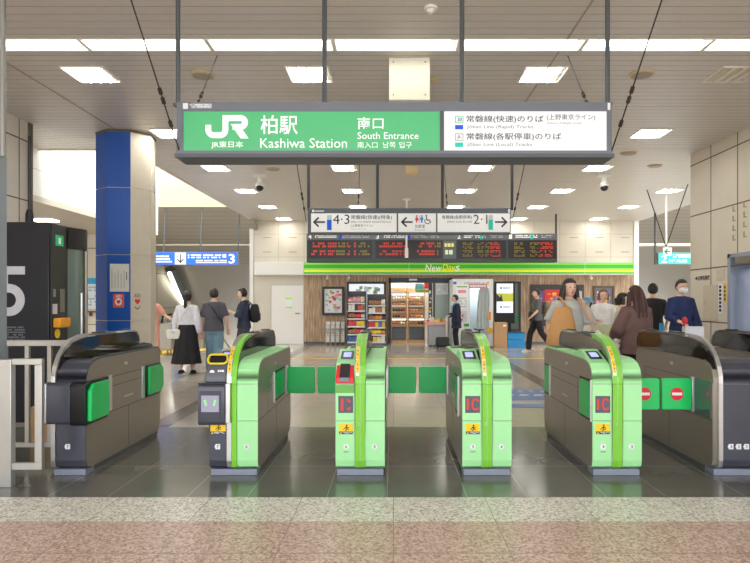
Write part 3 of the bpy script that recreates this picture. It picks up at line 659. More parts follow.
def warn(g, xa, xb):
    p = MB().box(xa, xb, YG-.002, YG, .335, .42).build('warning_sticker', YELLOW, g, smooth=False)
    w = xb-xa; xm = (xa+xb)/2
    mb = MB().prism_y(disc(xm+w*.05, .406, .007, 10), YG-.0035, YG-.002)
    mb.ribbon([(xm-.02,.372),(xm+.002,.394),(xm+.022,.388)], .007, YG-.0035, YG-.002).ribbon([(xm+.002,.394),(xm+.008,.374),(xm-.006,.362)], .008, YG-.0035, YG-.002).ribbon([(xm+.008,.378),(xm+.026,.374)], .006, YG-.0035, YG-.002)
    mb.build('pictogram', INK, p, smooth=False)
    MB().box(xa, xb, YG-.003, YG-.001, .335, .357).build('caption_strip', INK, p, smooth=False)
    MB().prism_y([(xa+.004,.338),(xa+.026,.338),(xa+.015,.355)], YG-.0045, YG-.003).build('warning_triangle', YELLOW, p, smooth=False)
    grey_lines((xa+.03, xb-.005, .339, .354), YG-.0035, PAPER, p, 2, 3)
def display(g, xa, xb, kind):
    d = MB().box(xa, xb, YG-.002, YG+.001, .505, .64).build('display', DISP, g, smooth=False)
    w = xb-xa; y = YG-.004
    mb = MB()
    if kind == 'arrow':
        mb.box(xa+.02, xa+.042, y, YG-.002, .522, .622)
        mb.ribbon([(xb-.045,.612),(xb-.022,.592)], .018, y, YG-.002).ribbon([(xb-.045,.53),(xb-.022,.55)], .018, y, YG-.002)
    else:
        mb.box(xa+.012, xa+.03, y, YG-.002, .53, .618)
        cc = [(xb-.014,.60),(xb-.03,.616),(xb-.052,.612),(xb-.06,.59),(xb-.06,.558),(xb-.052,.536),(xb-.03,.532),(xb-.014,.546)]
        mb.ribbon(cc, .015, y, YG-.002)
    mb.build('led_symbol', LEDRED, d, smooth=False)
def top_screen(g, xa, xb, m):
    """sloped console with a little screen on top of the cover"""
    prof = gy([(.10,.905),(.34,.985),(.40,.985),(.60,.925),(.2,.92)])
    c = MB().prism_x(prof, xa, xb).build('console', m, g)
    f = lambda x, t, off: (x, YG+.12+t*.21, .912+t*.07+off)
    MB().add([f(xa+.02,.1,.004),f(xb-.02,.1,.004),f(xb-.02,.85,.004),f(xa+.02,.85,.004)], [(0,1,2,3)]).build('screen_bezel', BLACK, c, smooth=False)
    MB().add([f(xa+.04,.26,.007),f(xb-.04,.26,.007),f(xb-.04,.7,.007),f(xa+.04,.7,.007)], [(0,1,2,3)]).build('screen', SCREEN, c, smooth=False)
def stripe_sticker(g, xa, xb):
    pts = [(p[0]-.003, p[1]+.003) for p in SUP[1:5]]
    p = MB().shell(gy(pts), xa, xb, .002).build('stripe_sticker', PAPER, g)
    pts2 = [(a-.003, b+.003) for a, b in pts]
    def along(t0, t1):
        P = [Vector(q) for q in pts2]; cum = [0]
        for a, b in zip(P, P[1:]): cum.append(cum[-1]+(b-a).length)
        cum = [c/cum[-1] for c in cum]
        def ev(t):
            for i in range(len(P)-1):
                if t <= cum[i+1]+1e-9: return P[i].lerp(P[i+1], (t-cum[i])/(cum[i+1]-cum[i]))
        ts = sorted([t0, t1]+[c for c in cum if t0 < c < t1]); return [tuple(ev(t)) for t in ts]
    MB().shell(gy(along(.5,.98)), xa+.003, xb-.003, .002).build('yellow_patch', YELLOW, p, smooth=False); MB().shell(gy(along(.08,.46)), xa+.003, xb-.003, .002).build('yellow_patch', YELLOW, p, smooth=False)
    for t in (.18,.3,.64,.78): MB().shell([(a-.002,b+.002) for a, b in gy(along(t,t+.035))], xa+.011, xb-.011, .002).build('print', INK, p, smooth=False)
def flap(g, X, side, Y, w=.275, sign=False):
    """open flap closing the aisle: side +1 reaches to the right of the gate"""
    h = MB().box(min(X,X+side*.02), max(X,X+side*.02), Y-.02, Y+.02, .46, .755).build('hinge_post', SILVER, g, bevel=.004)
    a, b = sorted((X+side*.022, X+side*(.022+w)))
    f = MB().rbox(a, b, Y-.016, Y+.016, .475, .742, .018).build('flap', FLAP, g, bevel=.006)
    if sign:
        xc = (a+b)/2; zc = .61
        s = MB().prism_y(disc(xc, zc, .055, 28), Y-.019, Y-.0162).build('no_entry_disc', M('sign_red', (222,30,50), .4), f, smooth=False)
        MB().box(xc-.042, xc+.042, Y-.021, Y-.019, zc-.012, zc+.012).build('no_entry_bar', PAPER, s, smooth=False)
    return f
def pad(g, X, side, y0, y1, z0=.45, z1=.745, th=.008):
    a, b = sorted((X, X+side*th)); r = MB().box(*sorted((X, X+side*.002)), YG+y0-.02, YG+y1+.02, z0-.02, z1+.02).build('flap_slot', SEAM, g, smooth=False)
    prof = [(y, z) for y, z in rrect(YG+y0, YG+y1, z0, z1, .02)]
    MB().prism_x(prof, a, b).build('folded_flap', FLAP, g)
    MB().box(*sorted((X, X+side*.012)), YG+y0-.035, YG+y0-.02, z0-.02, z1+.02).build('hinge_post', SILVER, g, smooth=False)
DIV = M('stripe_divider', (176,190,170), .35, .3)
def green_gate(label, cx, na, nb, disp, ref=False):
    x0, x1 = cx-.197, cx+.197
    g = gate(label, cx, [(x0,cx-.042,MINT),(cx+.042,x1,MINT)], (cx-.034,cx+.034), [(cx-.04,cx-.002,LIME),(cx+.002,cx+.04,LIME)], REFL, x0, x1)
    mb = MB()
    for xx in (cx-.041, cx, cx+.041): mb.shell(gy(SLOW+SUP[1:7]), xx-.0025, xx+.0025, .012)
    mb.build('stripe_divider', DIV, g)
    MB().box(cx-.015,cx-.006,YG-.016,YG-.011,.405,.43).build('stripe_divider', DIV, g, smooth=False)
    warn(g, x0+.028, cx-.058); display(g, x0+.022, cx-.056, disp)
    front_plate(g, x0+.085, .235, na, 'hex' if na == '4' else 'round'); front_plate(g, cx+.115, .235, nb, 'hex' if nb == '3' else 'round')
    MB().box(x0+.065, x0+.105, YG-.002, YG, .19, .197).build('plate_underline', TXG, g, smooth=False)
    top_screen(g, x0+.008, cx-.045, MINT); stripe_sticker(g, cx-.036, cx-.006)
    MB().box(cx+.05, x1-.03, YG+1.25, YG+1.5, .931, .94).build('reader_pad', GREYPAD, g, bevel=.004); MB().box(x0+.03, cx-.05, YG+1.25, YG+1.5, .931, .94).build('reader_pad', GREYPAD, g, bevel=.004)
    return g, x0, x1
g65, a65, b65 = green_gate('light green ticket gate numbered 6 and 5 with red and black card reader', -.266, '6', '5', 'arrow')
rx0, rx1 = a65+.004, -.266-.05
rd_ = MB().prism_x([(YG-.035,.745),(YG-.035,.79),(YG+.06,.88),(YG+.09,.88),(YG+.09,.745)], rx0, rx1).build('card_reader', RED, g65, bevel=.006)
MB().prism_x([(YG-.045,.765),(YG-.045,.795),(YG+.05,.892),(YG+.08,.892),(YG+.08,.765)], rx0+.032, rx1-.032).build('reader_face', M('reader_black', (52,50,54), .25, noise=.05), rd_, bevel=.005)
MB().box(rx0+.034, rx1-.034, YG-.048, YG-.044, .762, .792).build('reader_lip', M('reader_grey', (120,128,140), .3), rd_, smooth=False)
MB().box(rx0, rx1+.004, YG-.004, YG+.002, .665, .728).build('ticket_slot', M('olive_slot', (104,176,74), .35, noise=.03), g65, smooth=False)
g54, a54, b54 = green_gate('light green ticket gate numbered 5 and 4 with red lit display', .749, '5', '4', 'ic')
g43, a43, b43 = green_gate('light green ticket gate numbered 4 and 3 showing its steel left flank', 1.79, '4', '3', 'ic')
YR = YG+1.28
flap(g65, b65, 1, YR); flap(g65, a65, -1, YR); flap(g54, a54, -1, YR)
pad(g43, a43, -1, .05, .33, .45, .745); pad(g43, a43, -1, 1.38, 1.56, .46, .73); pad(g54, a54, -1, .3, .56, .45, .745, .003)
flap(g43, b43, 1, YG+.33, .255, True)
pad(g65, b65, 1, .95, 1.2, .5, .73, .003)
# gate 7 / 6 : left half black with a bulky reader
cx = -1.28; x0, x1 = cx-.195, cx+.195
g76 = gate('half black, half green ticket gate numbered 7 and 6 with yellow ringed reader', cx, [(x0,cx-.052,GUNMETAL),(cx+.03,x1,MINT)], (cx-.04,cx+.03), [(cx-.05,cx-.014,SILVER),(cx-.012,cx+.028,LIME)], GLOSSBLACK, x0, x1)
MB().shell(gy(SUP[1:7]), cx-.051, cx-.015, .01).build('arched_stripe', SILVER, g76)
warn(g76, x0+.012, cx-.062); front_plate(g76, x0+.07, .235, '7', 'hex'); front_plate(g76, cx+.105, .235, '6'); stripe_sticker(g76, cx-.047, cx-.017)
md = MB().prism_x(rrect(YG-.07, YG+.3, .415, .745, .035), -1.545, cx-.052).build('reader_unit', GUNMETAL, g76, bevel=.004)
MB().box(-1.53, cx-.08, YG-.074, YG-.068, .47, .69).build('reader_glass', M('dark_glass_face', (62,64,76), .12, noise=.03), md, smooth=False)
MB().box(-1.515, cx-.095, YG-.076, YG-.073, .525, .655).build('reader_display', M('display_lavender', (150,148,170), .2, emit=.15), md, smooth=False)
c2 = (-1.515+cx-.095)/2
for s in (-1, 1): MB().ribbon([(c2+s*.042,.62),(c2+s*.03,.575)], .014, YG-.078, YG-.0755).build('led_chevron', M('led_green', (120,220,110), .5, emit=.5), md, smooth=False)
MB().box(-1.545, cx-.052, YG-.06, YG+.3, .745, .752).build('reader_lid', BLACK, md, smooth=False)
MB().box(cx-.052, cx-.014, YG-.05, YG+.1, .43, .745).build('silver_side', SILVER, md, bevel=.004)
hd = MB().prism_x([(YG-.02,.752),(YG-.02,.80),(YG+.04,.90),(YG+.2,.905),(YG+.22,.752)], -1.5, cx-.055).build('card_holder', M('holder_grey', (84,86,96), .3, noise=.04), g76, bevel=.006)
grey_lines((-1.42, -1.35, .80, .855), YG-.004, PAPER, hd, 2, 8, 'holder_print')
MB().prism_y(disc(-1.45,.83,.02,14), YG-.004, YG-.002).build('holder_print', PAPER, hd, smooth=False)
ring = [(x, YG+.04+ (z-.9)*.6, z) for x, z in rrect(-1.5, cx-.062, .895, .965, .03, 4)]
MB().tube(ring+[ring[0], ring[1]], .0085, 8).build('yellow_ring', M('yellow_ring', (236,214,30), .4, noise=.03), hd)
MB().prism_x([(YG+.05,.9),(YG+.09,.955),(YG+.2,.955),(YG+.2,.9)], -1.485, cx-.075).build('holder_top', BLACK, hd)
top_screen(g76, x0+.012, cx-.055, GUNMETAL)
flap(g76, x1, 1, YR); pad(g76, x1, 1, .7, 1.22, .5, .735, .003)
# left black gate (one-sided)
x0, x1 = -2.735, -2.46
g7 = gate('black and steel ticket gate numbered 7 at the left end, by the railing', (x0+x1)/2, [(x0+.04,x1-.002,GUNMETAL)], (x0+.012,x0+.05), [(x0,x0+.034,SILVER)], GLOSSBLACK, x0, x1, seams=(1,))
MB().prism_x(gy([(.2,.93),(.32,.945),(.5,.94),(.75,.935),(1.0,.96),(1.3,.985),(1.5,.96),(1.55,.93)]), x0+.052, x1-.06).build('black_console', GLOSSBLACK, g7)
front_plate(g7, x0+.13, .235, '7', 'hex')
md = MB().prism_x(rrect(YG-.06, YG+.26, .42, .75, .03), x0-.04, x1-.1).build('reader_unit', GUNMETAL, g7, bevel=.004)
MB().box(x0-.046, x0-.01, YG-.062, YG+.2, .43, .745).build('silver_side', SILVER, md, bevel=.004)
MB().prism_x([(YG-.04,.41),(YG-.06,.44),(YG-.06,.72),(YG+.0,.755),(YG+.36,.755),(YG+.36,.43),(YG+.33,.41)], x1-.1, x1+.02).build('flap_housing', BLACK, md, bevel=.004)
def big_pad(g, X, y0, y1, z0, z1):
    MB().prism_x([(YG+y0,z0),(YG+y0-.0,z1-.05),(YG+y0+.06,z1),(YG+y1,z1),(YG+y1,z0)], X, X+.035).build('folded_flap', FLAP, g, bevel=.006)
big_pad(g7, x1+.02, -.02, .30, .44, .735)
MB().prism_x(gy([(1.18,.45),(1.18,.76),(1.55,.76),(1.6,.70),(1.6,.50),(1.55,.45)]), x1, x1+.022).build('flap_housing', BLACK, g7, bevel=.004)
MB().prism_x(gy([(1.2,.47),(1.2,.745),(1.5,.745),(1.56,.70),(1.56,.52),(1.5,.47)]), x1+.022, x1+.05).build('folded_flap', FLAP, g7, bevel=.005)
MB().box(x1, x1+.014, YG+.38, YG+.44, .45, .76).build('hinge_post', SILVER, g7, bevel=.003); MB().box(x1, x1+.014, YG+1.1, YG+1.16, .45, .76).build('hinge_post', SILVER, g7, bevel=.003)
# right dark gate and the one beyond it
def dark_gate(label, x0, x1, fx, plates):
    g = gate(label, (x0+x1)/2, [(fx+.034,x1,GUNMETAL)], (fx-.03,fx+.03), [(fx-.002,fx+.032,SILVER)], GLOSSBLACK, x0, x1, seams=(-1,))
    MB().shell(gy(UPP[:5]), x0, fx-.002, .014).build('upper_cover', STEEL, g)
    for k, s in enumerate(plates): front_plate(g, fx+.10+k*.062, .235, s, 'hex')
    return g
g32 = dark_gate('dark grey ticket gate with silver arch and plates 3 2 2, right edge', 2.56, 3.0, 2.60, ['3','2','2'])
flap(g32, 2.56, -1, YG+.33, .255, True)
MB().box(2.553, 2.56, YG+.04, YG+.31, .45, .75).build('glass_cover', M('smoked_glass', (84,104,100), .08, noise=.03), g32, smooth=False)
dark_gate('dark ticket gate partly cut off beyond the 3 2 2 gate', 3.36, 3.8, 3.40, [])
# ---------------- railing, post, parcel ----------------
rl = thing('railing', 'brushed steel barrier railing beside the left ticket gate', 'railing', (-2.85, 4.75, 0))
SATIN = M('satin_steel', (196,196,192), .32, .65, noise=.03)
yr = 4.72
MB().box(-2.98, -2.87, yr-.03, yr+.03, 0, .96).build('post', SATIN, rl, bevel=.004)
MB().box(-2.87, -2.645, yr-.02, yr+.02, .92, .965).box(-2.70, -2.645, yr-.02, yr+.02, .181, .919).box(-2.87, -2.645, yr-.02, yr+.02, .13, .18).build('frame', SATIN, rl, bevel=.003)
MB().box(-3.9, -2.72, 5.55, 5.6, 1.0, 1.05).build('top_rail', SATIN, rl, bevel=.003)
MB().box(-3.9, -2.72, 5.55, 5.6, .1, .14).build('lower_rail', SATIN, rl, bevel=.003)
for k in range(6): MB().box(-3.88+k*.2, -3.845+k*.2, 5.56, 5.59, .0 if k in (0,5) else .1, 1.0).build('baluster', SATIN, rl, smooth=False)
sp = thing('signpost', 'tall grey-blue post at the left edge of the picture', 'post', (-3.15, 4.9, 0))
MB().box(-3.22, -3.09, 4.85, 5.0, 0, 2.55).build('post', M('post_blue_grey', (148,160,168), .4, .3, noise=.03), sp, bevel=.006)
MB().tube([(-3.08,4.93,2.54),(-3.08,4.93,4.0)], .022, 10).build('upper_pole', M('pole_grey', (156,156,152), .4, .3), sp)
BOXC = M('cardboard', (196,156,112), .75, noise=.05, scale=10)
t = thing('cardboard_box', 'brown cardboard box on the floor behind the railing', 'box', (-3.38, 6.2, 0))
MB().box(-3.56, -3.1, 6.12, 6.45, 0, .36).build('carton', BOXC, t, bevel=.004); MB().box(-3.37, -3.3, 6.118, 6.12, 0, .36).build('tape', M('parcel_tape', (214,186,150), .4), t, smooth=False)
# ---------------- black work booth ----------------
BN = M('booth_black', (30,32,42), .35, noise=.06, scale=2); BN2 = M('booth_side', (38,38,38), .35, noise=.05)
YBo = 7.2; XR = PX(49, YBo); ZT = PZ(222, YBo)
bo = thing('work_booth', 'black cabin with a big grey 5 and curved glass door by the left wall', 'booth', (-4.6, 7.6, 0))
MB().box(-5.3, XR, YBo, YBo+.80, 0, ZT).build('body', BN, bo, bevel=.01)
MB().box(XR, XR+.02, YBo+.02, YBo+.36, .02, ZT-.02).build('side_panel', BN2, bo, bevel=.004)
# curved glass door bulging out of the right flank
arcp = [(XR+.02+.07*math.sin(math.pi*k/10), YBo+.37+.43*k/10) for k in range(11)]
mb = MB(); mb.prism_z(arcp, .05, ZT-.28); mb.build('glass_door', M('booth_glass', (112,128,120), .06, .2, noise=.05, scale=2), bo)
arcb = [(x+(.03 if 0 < i < 10 else .01), y) for i, (x, y) in enumerate(arcp)]
MB().prism_z(arcb, ZT-.28, ZT-.02).build('door_canopy', BLACK, bo)
MB().prism_z(arcb, 0, .05).build('door_sill', BLACK, bo)
k = 7
MB().tube([(arcp[k][0]+.02,arcp[k][1],.06),(arcp[k][0]+.02,arcp[k][1],ZT-.28)], .022, 8).build('door_post', STEEL, bo)
MB().tube([(arcp[3][0]+.05,arcp[3][1],.8),(arcp[3][0]+.05,arcp[3][1],1.5)], .014, 8).build('door_handle', SILVER, bo)
G5 = M('numeral_grey', (214,216,222), .45, noise=.05); D = YBo
conv = lambda l: [(PX(a,D), PZ(b,D)) for a, b in l]
fivew = 8.6*D/F
mb = MB().ribbon(conv([(6,270.4),(25,270.4)]), fivew*.95, D-.006, D).ribbon(conv([(5.4,266),(5.4,291.0)]), fivew*.6, D-.005, D)
mb.ribbon(conv([(0,288.2),(9,288.2)]+[(9+11.6*math.sin(math.radians(a)), 300-11.8*math.cos(math.radians(a))) for a in range(10, 180, 15)]+[(0,311.8)]), fivew, D-.006, D)
mb.build('numeral', G5, bo, smooth=False)
grey_lines(R(5,326,25,346,D), D-.003, M('booth_print', (120,124,134), .5), bo, 8, 4)
ys = lambda a: YBo+a
XS = XR+.02
def side(parent, y0, y1, px_y0, px_y1, mat, name, th=.004, x=XS):
    d = YBo+(y0+y1)/2; return MB().box(x, x+th, YBo+y0, YBo+y1, PZ(px_y1,d), PZ(px_y0,d)).build(name, mat, parent, smooth=False)
e = side(bo, .10, .27, 235.5, 246, M('exit_sign_green', (16,140,84), .4, emit=.5), 'exit_pictogram')
side(bo, .16, .21, 238, 244, PAPER, 'running_figure', .006)
side(bo, .05, .10, 289, 297, TXG, 'label_strip'); side(bo, .04, .12, 304, 314, M('switch_grey', (206,206,206), .4), 'switch_plate', .012); side(bo, .2, .3, 289, 312, M('notice_grey', (120,118,108), .5), 'notice')
MB().box(XS, XS+.09, YBo+.04, YBo+.28, PZ(327.5,7.35), PZ(318,7.35)).build('card_terminal', M('orange_terminal', (236,160,24), .4, noise=.04), bo, bevel=.015)
mb = MB().prism_x([(YBo+.14+.055*math.cos(t*.35), PZ(333.5,7.34)+.055*math.sin(t*.35)) for t in range(18)], XS, XS+.006); mb.build('round_sticker', YELLOW, bo, smooth=False)
t = thing('antenna', 'thin black antenna mast standing on the black cabin', 'antenna', (PX(29.5,7.6), 7.6, ZT))
X = PX(29.5, 7.6); MB().tube([(X,7.6,ZT),(X,7.6,ZT+.15),(X,7.6,ZT+.2)], [.05,.045,.03], 10).build('base', BLACK, t); MB().tube([(X,7.6,ZT+.2),(X,7.6,PZ(136,7.6))], .017, 8).build('mast', BLACK, t)
# soffit lamp and map poster in the side hall
t = thing('panel_light', 'flat lamp in the low soffit of the side hall', 'light', (PX(42,13), 13, 3.1)); MB().box(PX(31,13), PX(53,13), 12.9, 13.25, 3.07, 3.1).build('diffuser', M('soffit_lamp', (255,252,240), .5, emit=3), t, smooth=False)
t = thing('map_poster', 'pale blue map poster on the wall behind the black cabin', 'poster', (PX(90,15.95), 15.98, PZ(310,15.95)))
D = 15.97; box_px(t, 80, 278, 99, 309, D, D, .02, PAPER, 'board'); box_px(t, 80, 278, 99, 284, D, D-.004, .004, M('poster_cyan', (40,170,226), .5), 'header'); grey_lines(R(82,286,97,306,D), D-.003, M('map_blue', (140,196,224), .5), t, 7, 2, 'map_print', .7)
t = thing('wall_bracket', 'small dark fitting on the wall under the map poster', 'bracket', (PX(90,15.95), 15.95, PZ(315,15.95))); box_px(t, 87, 311, 97, 312.4, 15.93, 15.9, .1, DARKJ, 'bar'); box_px(t, 89, 312, 91, 316, 15.93, 15.92, .08, DARKJ, 'arm')
# ---------------- octagonal column ----------------
CY = 9.85; CXc = PX(126.5, CY); RC = .44
colm = thing('column', 'octagonal column wrapped in blue on its left faces, pale panels on its right', 'column', (CXc, CY, 0))
colm['kind'] = 'structure'
BLUEC = M('column_blue', (18,84,176), .4, noise=.05, scale=3); PALEC = M('column_panel', (198,190,172), .4, noise=.03)
ang0 = -90+8
pt = [(CXc+RC*math.cos(math.radians(ang0+22.5+45*k)), CY+RC*math.sin(math.radians(ang0+22.5+45*k))) for k in range(8)]
MB().prism_z([(CXc+(x-CXc)*.97, CY+(y-CY)*.97) for x, y in pt], 0, 4.0).build('core', PALEC, colm, smooth=False)
zj = [0, PZ(382,CY), PZ(319.8,CY), PZ(256.5,CY), PZ(192,CY), 3.985]
def facet(k0, k1, n, m):
    for a, b in zip(zj[:-1], zj[1:]):
        mb = MB()
        for k in range(k0, k1):
            p, q2 = pt[k % 8], pt[(k+1) % 8]; inn = lambda v: (CXc+(v[0]-CXc)*.96, CY+(v[1]-CY)*.96)
            mb.prism_z([p, q2, inn(q2), inn(p)], a+.006, b-.006)
        mb.build('cladding', m, colm, smooth=False)
# facet k spans points k..k+1 ; the one facing the camera is k = 7
facet(5, 8, 0, BLUEC); facet(0, 5, 0, PALEC)
MB().prism_z([(CXc+(x-CXc)*1.01, CY+(y-CY)*1.01) for x, y in pt], 3.96, 4.0).build('top_ring', DARKJ, colm, smooth=False)
def on_facet(k, u0, u1, z0, z1, off):
    p, q2 = Vector(pt[k % 8]), Vector(pt[(k+1) % 8]); nrm = ((p+q2)/2-Vector((CXc,CY))).normalized()
    f = lambda u, z, o: (*(p.lerp(q2, u)+nrm*o), z)
    mb = MB(); vs = [f(u, z, o) for o in (0.0005, off) for u, z in ((u0,z0),(u1,z0),(u1,z1),(u0,z1))]
    return mb.add(vs, [(0,1,2,3),(4,5,6,7),(0,1,5,4),(1,2,6,5),(2,3,7,6),(3,0,4,7)])
dF = CY-RC*.94
nt_ = thing('notice', 'white typed notice sheet on the blue column', 'notice', (CXc, dF, PZ(291,dF)))
on_facet(7, .12, .94, PZ(291.6,dF), PZ(263.8,dF), .004).build('sheet', M('notice_paper', (226,224,214), .6, noise=.02), nt_, smooth=False)
for k in range(5): on_facet(7, .2+k*.13, .22+k*.13, PZ(288,dF), PZ(270+k%2*3,dF), .005).build('lettering', TXG, nt_, smooth=False)
on_facet(7, .82, .85, PZ(280,dF), PZ(272,dF), .005).build('lettering', TXK, nt_, smooth=False)
ae = thing('aed_sticker', 'red AED sticker with white heart on the blue column', 'sticker', (CXc, dF, PZ(307,dF)))
on_facet(7, .26, .72, PZ(307.6,dF), PZ(294,dF), .004).build('panel', M('aed_red', (236,96,80), .5, noise=.02), ae, smooth=False)
fp, fq = Vector(pt[7]), Vector(pt[0]); fn_ = ((fp+fq)/2-Vector((CXc,CY))).normalized()
def fmap(u0, u1, z0, z1, o, a=None, b=None):
    a = a if a is not None else fp; b = b if b is not None else fq; nn = ((a+b)/2-Vector((CXc,CY))).normalized()
    return lambda u, v: (*(a.lerp(b, u0+u*(u1-u0))+nn*o), z0+v*(z1-z0))
text('AED', None if False else (0,1,0,1), 0, PAPER, ae, .02, fn=fmap(.36,.62,PZ(297.6,dF),PZ(294.8,dF),.006))
hm = fmap(.34,.64,PZ(305.6,dF),PZ(298,dF),.006)
MB().add([hm(.5+.5*math.cos(t*.35), .5+.5*math.sin(t*.35)) for t in range(18)], [list(range(18))]).build('heart_disc', PAPER, ae, smooth=False)
hm2 = fmap(.41,.57,PZ(304.2,dF),PZ(299.8,dF),.008)
MB().add([hm2(*p) for p in ((.5,0),(1,.55),(.98,.85),(.75,1),(.5,.8),(.25,1),(.02,.85),(0,.55))], [list(range(8))]).build('heart', M('heart_red', (222,40,50), .5), ae, smooth=False)
a2 = thing('aed_sticker', 'small AED arrow sign on the pale face of the column', 'sticker', (CXc+.3, CY-.3, PZ(312,dF)))
pA, pB = Vector(pt[0]), Vector(pt[1]); dG = CY-.36
text('AED', (0,1,0,1), 0, M('aed_grey', (110,100,96), .5), a2, .02, fn=fmap(.16,.5,PZ(297.4,dG),PZ(293.6,dG),.003,pA,pB))
hm = fmap(.2,.46,PZ(304.6,dG),PZ(298.6,dG),.003,pA,pB); MB().add([hm(*p) for p in ((.5,0),(1,.55),(.98,.85),(.75,1),(.5,.8),(.25,1),(.02,.85),(0,.55))], [list(range(8))]).build('heart', M('heart_dark_red', (200,36,40), .5), a2, smooth=False)
hm = fmap(.2,.46,PZ(310,dG),PZ(306,dG),.003,pA,pB); MB().add([hm(*p) for p in ((0,1),(.5,.35),(1,1),(1,.6),(.5,0),(0,.6))], [list(range(6))]).build('arrow', M('aed_grey2', (120,80,76), .5), a2, smooth=False)
# ---------------- right wall fittings (face -x at X = 5.3) ----------------
def on_right(y0, y1, z0, z1, th, x=5.3): return MB().box(x-th, x, y0, y1, z0, z1)
def ydep(px): return F*5.3/(px-VX)
def zr(py, d): return PZ(py, d)
wl = tag(on_right(ydep(718), ydep(704), zr(321,10.4), zr(285,10.4), .02).build('access_hatch', M('hatch_cream', (210,200,180), .45, noise=.02), None, bevel=.004), 'cream access hatch in the right wall near the doorway', 'hatch')
MB().box(5.272, 5.285, ydep(706)-.02, ydep(706)+.0, zr(306,10.5), zr(300,10.5)).build('handle', BEIGE, wl, smooth=False)
tag(on_right(ydep(725), ydep(717), zr(280.5,10.1), zr(269,10.1), .014).build('wall_frame', M('hatch_cream', (210,200,180), .45), None, bevel=.004), 'small square cover plate above the sticker strips on the right wall', 'cover plate')
st = thing('wall_sticker', 'tall white sticker strip with black characters on the right wall', 'sticker', (5.3, ydep(720), 1.2))
on_right(ydep(722.6), ydep(718.4), zr(313,10.15), zr(284,10.15), .004).build('strip', PAPER, st, smooth=False)
zz = [zr(285.5+k*3.9,10.15) for k in range(7)]
for k in range(7): on_right(ydep(721.6), ydep(719.4), zz[k]-.045, zz[k], .0055).build('lettering', INK, st, smooth=False)
st = thing('wall_sticker', 'yellow sticker strip beside the tall white one on the right wall', 'sticker', (5.3, ydep(725), 1.4))
on_right(ydep(726.4), ydep(723.6), zr(302,10.0), zr(283.6,10.0), .004).build('strip', YELLOW, st, smooth=False)
for k in range(4): on_right(ydep(725.8), ydep(724.4), zr(286+k*4,10)-.04, zr(286+k*4,10), .0055).build('lettering', INK, st, smooth=False)
st = thing('wall_lettering', 'small black arrow and characters pointing to the fare machine', 'sign', (5.3, ydep(702), 1.7))
ya, yb = ydep(695), ydep(710)
def rf(u0, u1, z0, z1): return lambda u, v: (5.296, ya+(yb-ya)*(u0+u*(u1-u0)), z0+v*(z1-z0))
text('自動精算機', (0,1,0,1), 0, INK, st, .02, fn=rf(.26,1,zr(280.4,10.7),zr(275.6,10.7)))
h = rf(0,.18,zr(280,10.7),zr(276,10.7)); MB().add([h(0,.5), h(1,1), h(1,0)], [(0,1,2)]).build('arrow', INK, st, smooth=False)
# floor mosaic graphic
fg = thing('floor_sticker', 'blue and white floor sticker between the two right-hand green gates', 'floor sticker', (2.0, 9.1, 0))
BF = M('floor_sticker_blue', (62,104,168), .35, noise=.06); WF = M('floor_sticker_white', (216,208,192), .35, noise=.03)
MB().box(1.35, 2.9, 8.2, 9.95, .001, .003).build('sheet', BF, fg, smooth=False)
MB().box(1.35, 2.9, 8.5, 8.68, .003, .004).box(1.35, 2.2, 8.62, 8.76, .003, .004).build('white_band', WF, fg, smooth=False)
for k in range(7): MB().add([(1.4+k*.22,9.2,.004),(1.52+k*.22,9.2,.004),(1.6+k*.22,9.33,.004),(1.46+k*.22,9.36,.004)], [(0,1,2,3)]).build('letter_patch', WF, fg, smooth=False)
for k in range(9): MB().add([(1.4+k*.17,9.55,.004),(1.47+k*.17,9.52,.004),(1.5+k*.17,9.8,.004),(1.44+k*.17,9.82,.004)], [(0,1,2,3)]).build('letter_patch', M('floor_sticker_pale', (150,164,186), .35), fg, smooth=False)
# yellow tactile paving near the left stairs
TAC = M('tactile_yellow', (238,200,84), .6, noise=.05)
struct(MB().box(-7.6, -4.2, 17.6, 18.3, 0, .006).box(-6.4, -5.9, 14.8, 17.6, 0, .006), 'trim_tactile_paving', TAC, smooth=False)
# ---------------- shop sign band ----------------
DF = 19.85
FG = M('fascia_green', (56,170,56), .4, emit=.25, noise=.01); FLG = M('fascia_lime', (150,214,60), .4, emit=.25); FY = M('fascia_yellow', (238,226,40), .4, emit=.25)
fa = thing('shop_sign', 'long green shop sign band with yellow stripe and NewDays lettering', 'sign', (PX(468,DF), DF+.2, PZ(274.5,DF)))
r = R(304, 262, 633.5, 274.6, DF); MB().box(r[0], r[1], DF+.01, YB-.03, r[2], r[3]).build('housing', WHITE, fa, smooth=False)
box_px(fa, 304, 262.6, 633.5, 273.6, DF, DF, .012, FG, 'green_band'); box_px(fa, 304, 270.4, 633.5, 272, DF, DF-.004, .006, FY, 'yellow_stripe'); box_px(fa, 304, 263.2, 633.5, 264.6, DF, DF-.004, .006, FLG, 'lime_stripe'); box_px(fa, 304, 268.4, 633.5, 270.4, DF, DF-.003, .006, FLG, 'lime_stripe')
for px in (409, 585): box_px(fa, px-.15, 262.4, px+.15, 274, DF, DF-.006, .004, PAPER, 'joint')
def ital(s, px0, py0, px1, py1, m):
    r = R(px0, py0, px1, py1, DF); fn = lambda u, v: (r[0]+u*(r[1]-r[0])+.16*(v-.3)*(r[3]-r[2]), DF-.012, r[2]+v*(r[3]-r[2]))
    text(s, r, DF-.012, m, fa, 0.0, fn=fn)
YLW = M('lettering_yellow', (250,226,30), .5, emit=.3)
ital('New', 425.4, 264.4, 441.6, 270.9, TXW); ital('Day', 442.6, 264.2, 454.6, 272.2, YLW); ital('s', 455.4, 265.8, 459.6, 270.9, TXW)
pf = thing('wall_fascia', 'plain white panel band left of the green shop sign', 'fascia', (PX(279,DF), DF+.3, PZ(275,DF)))
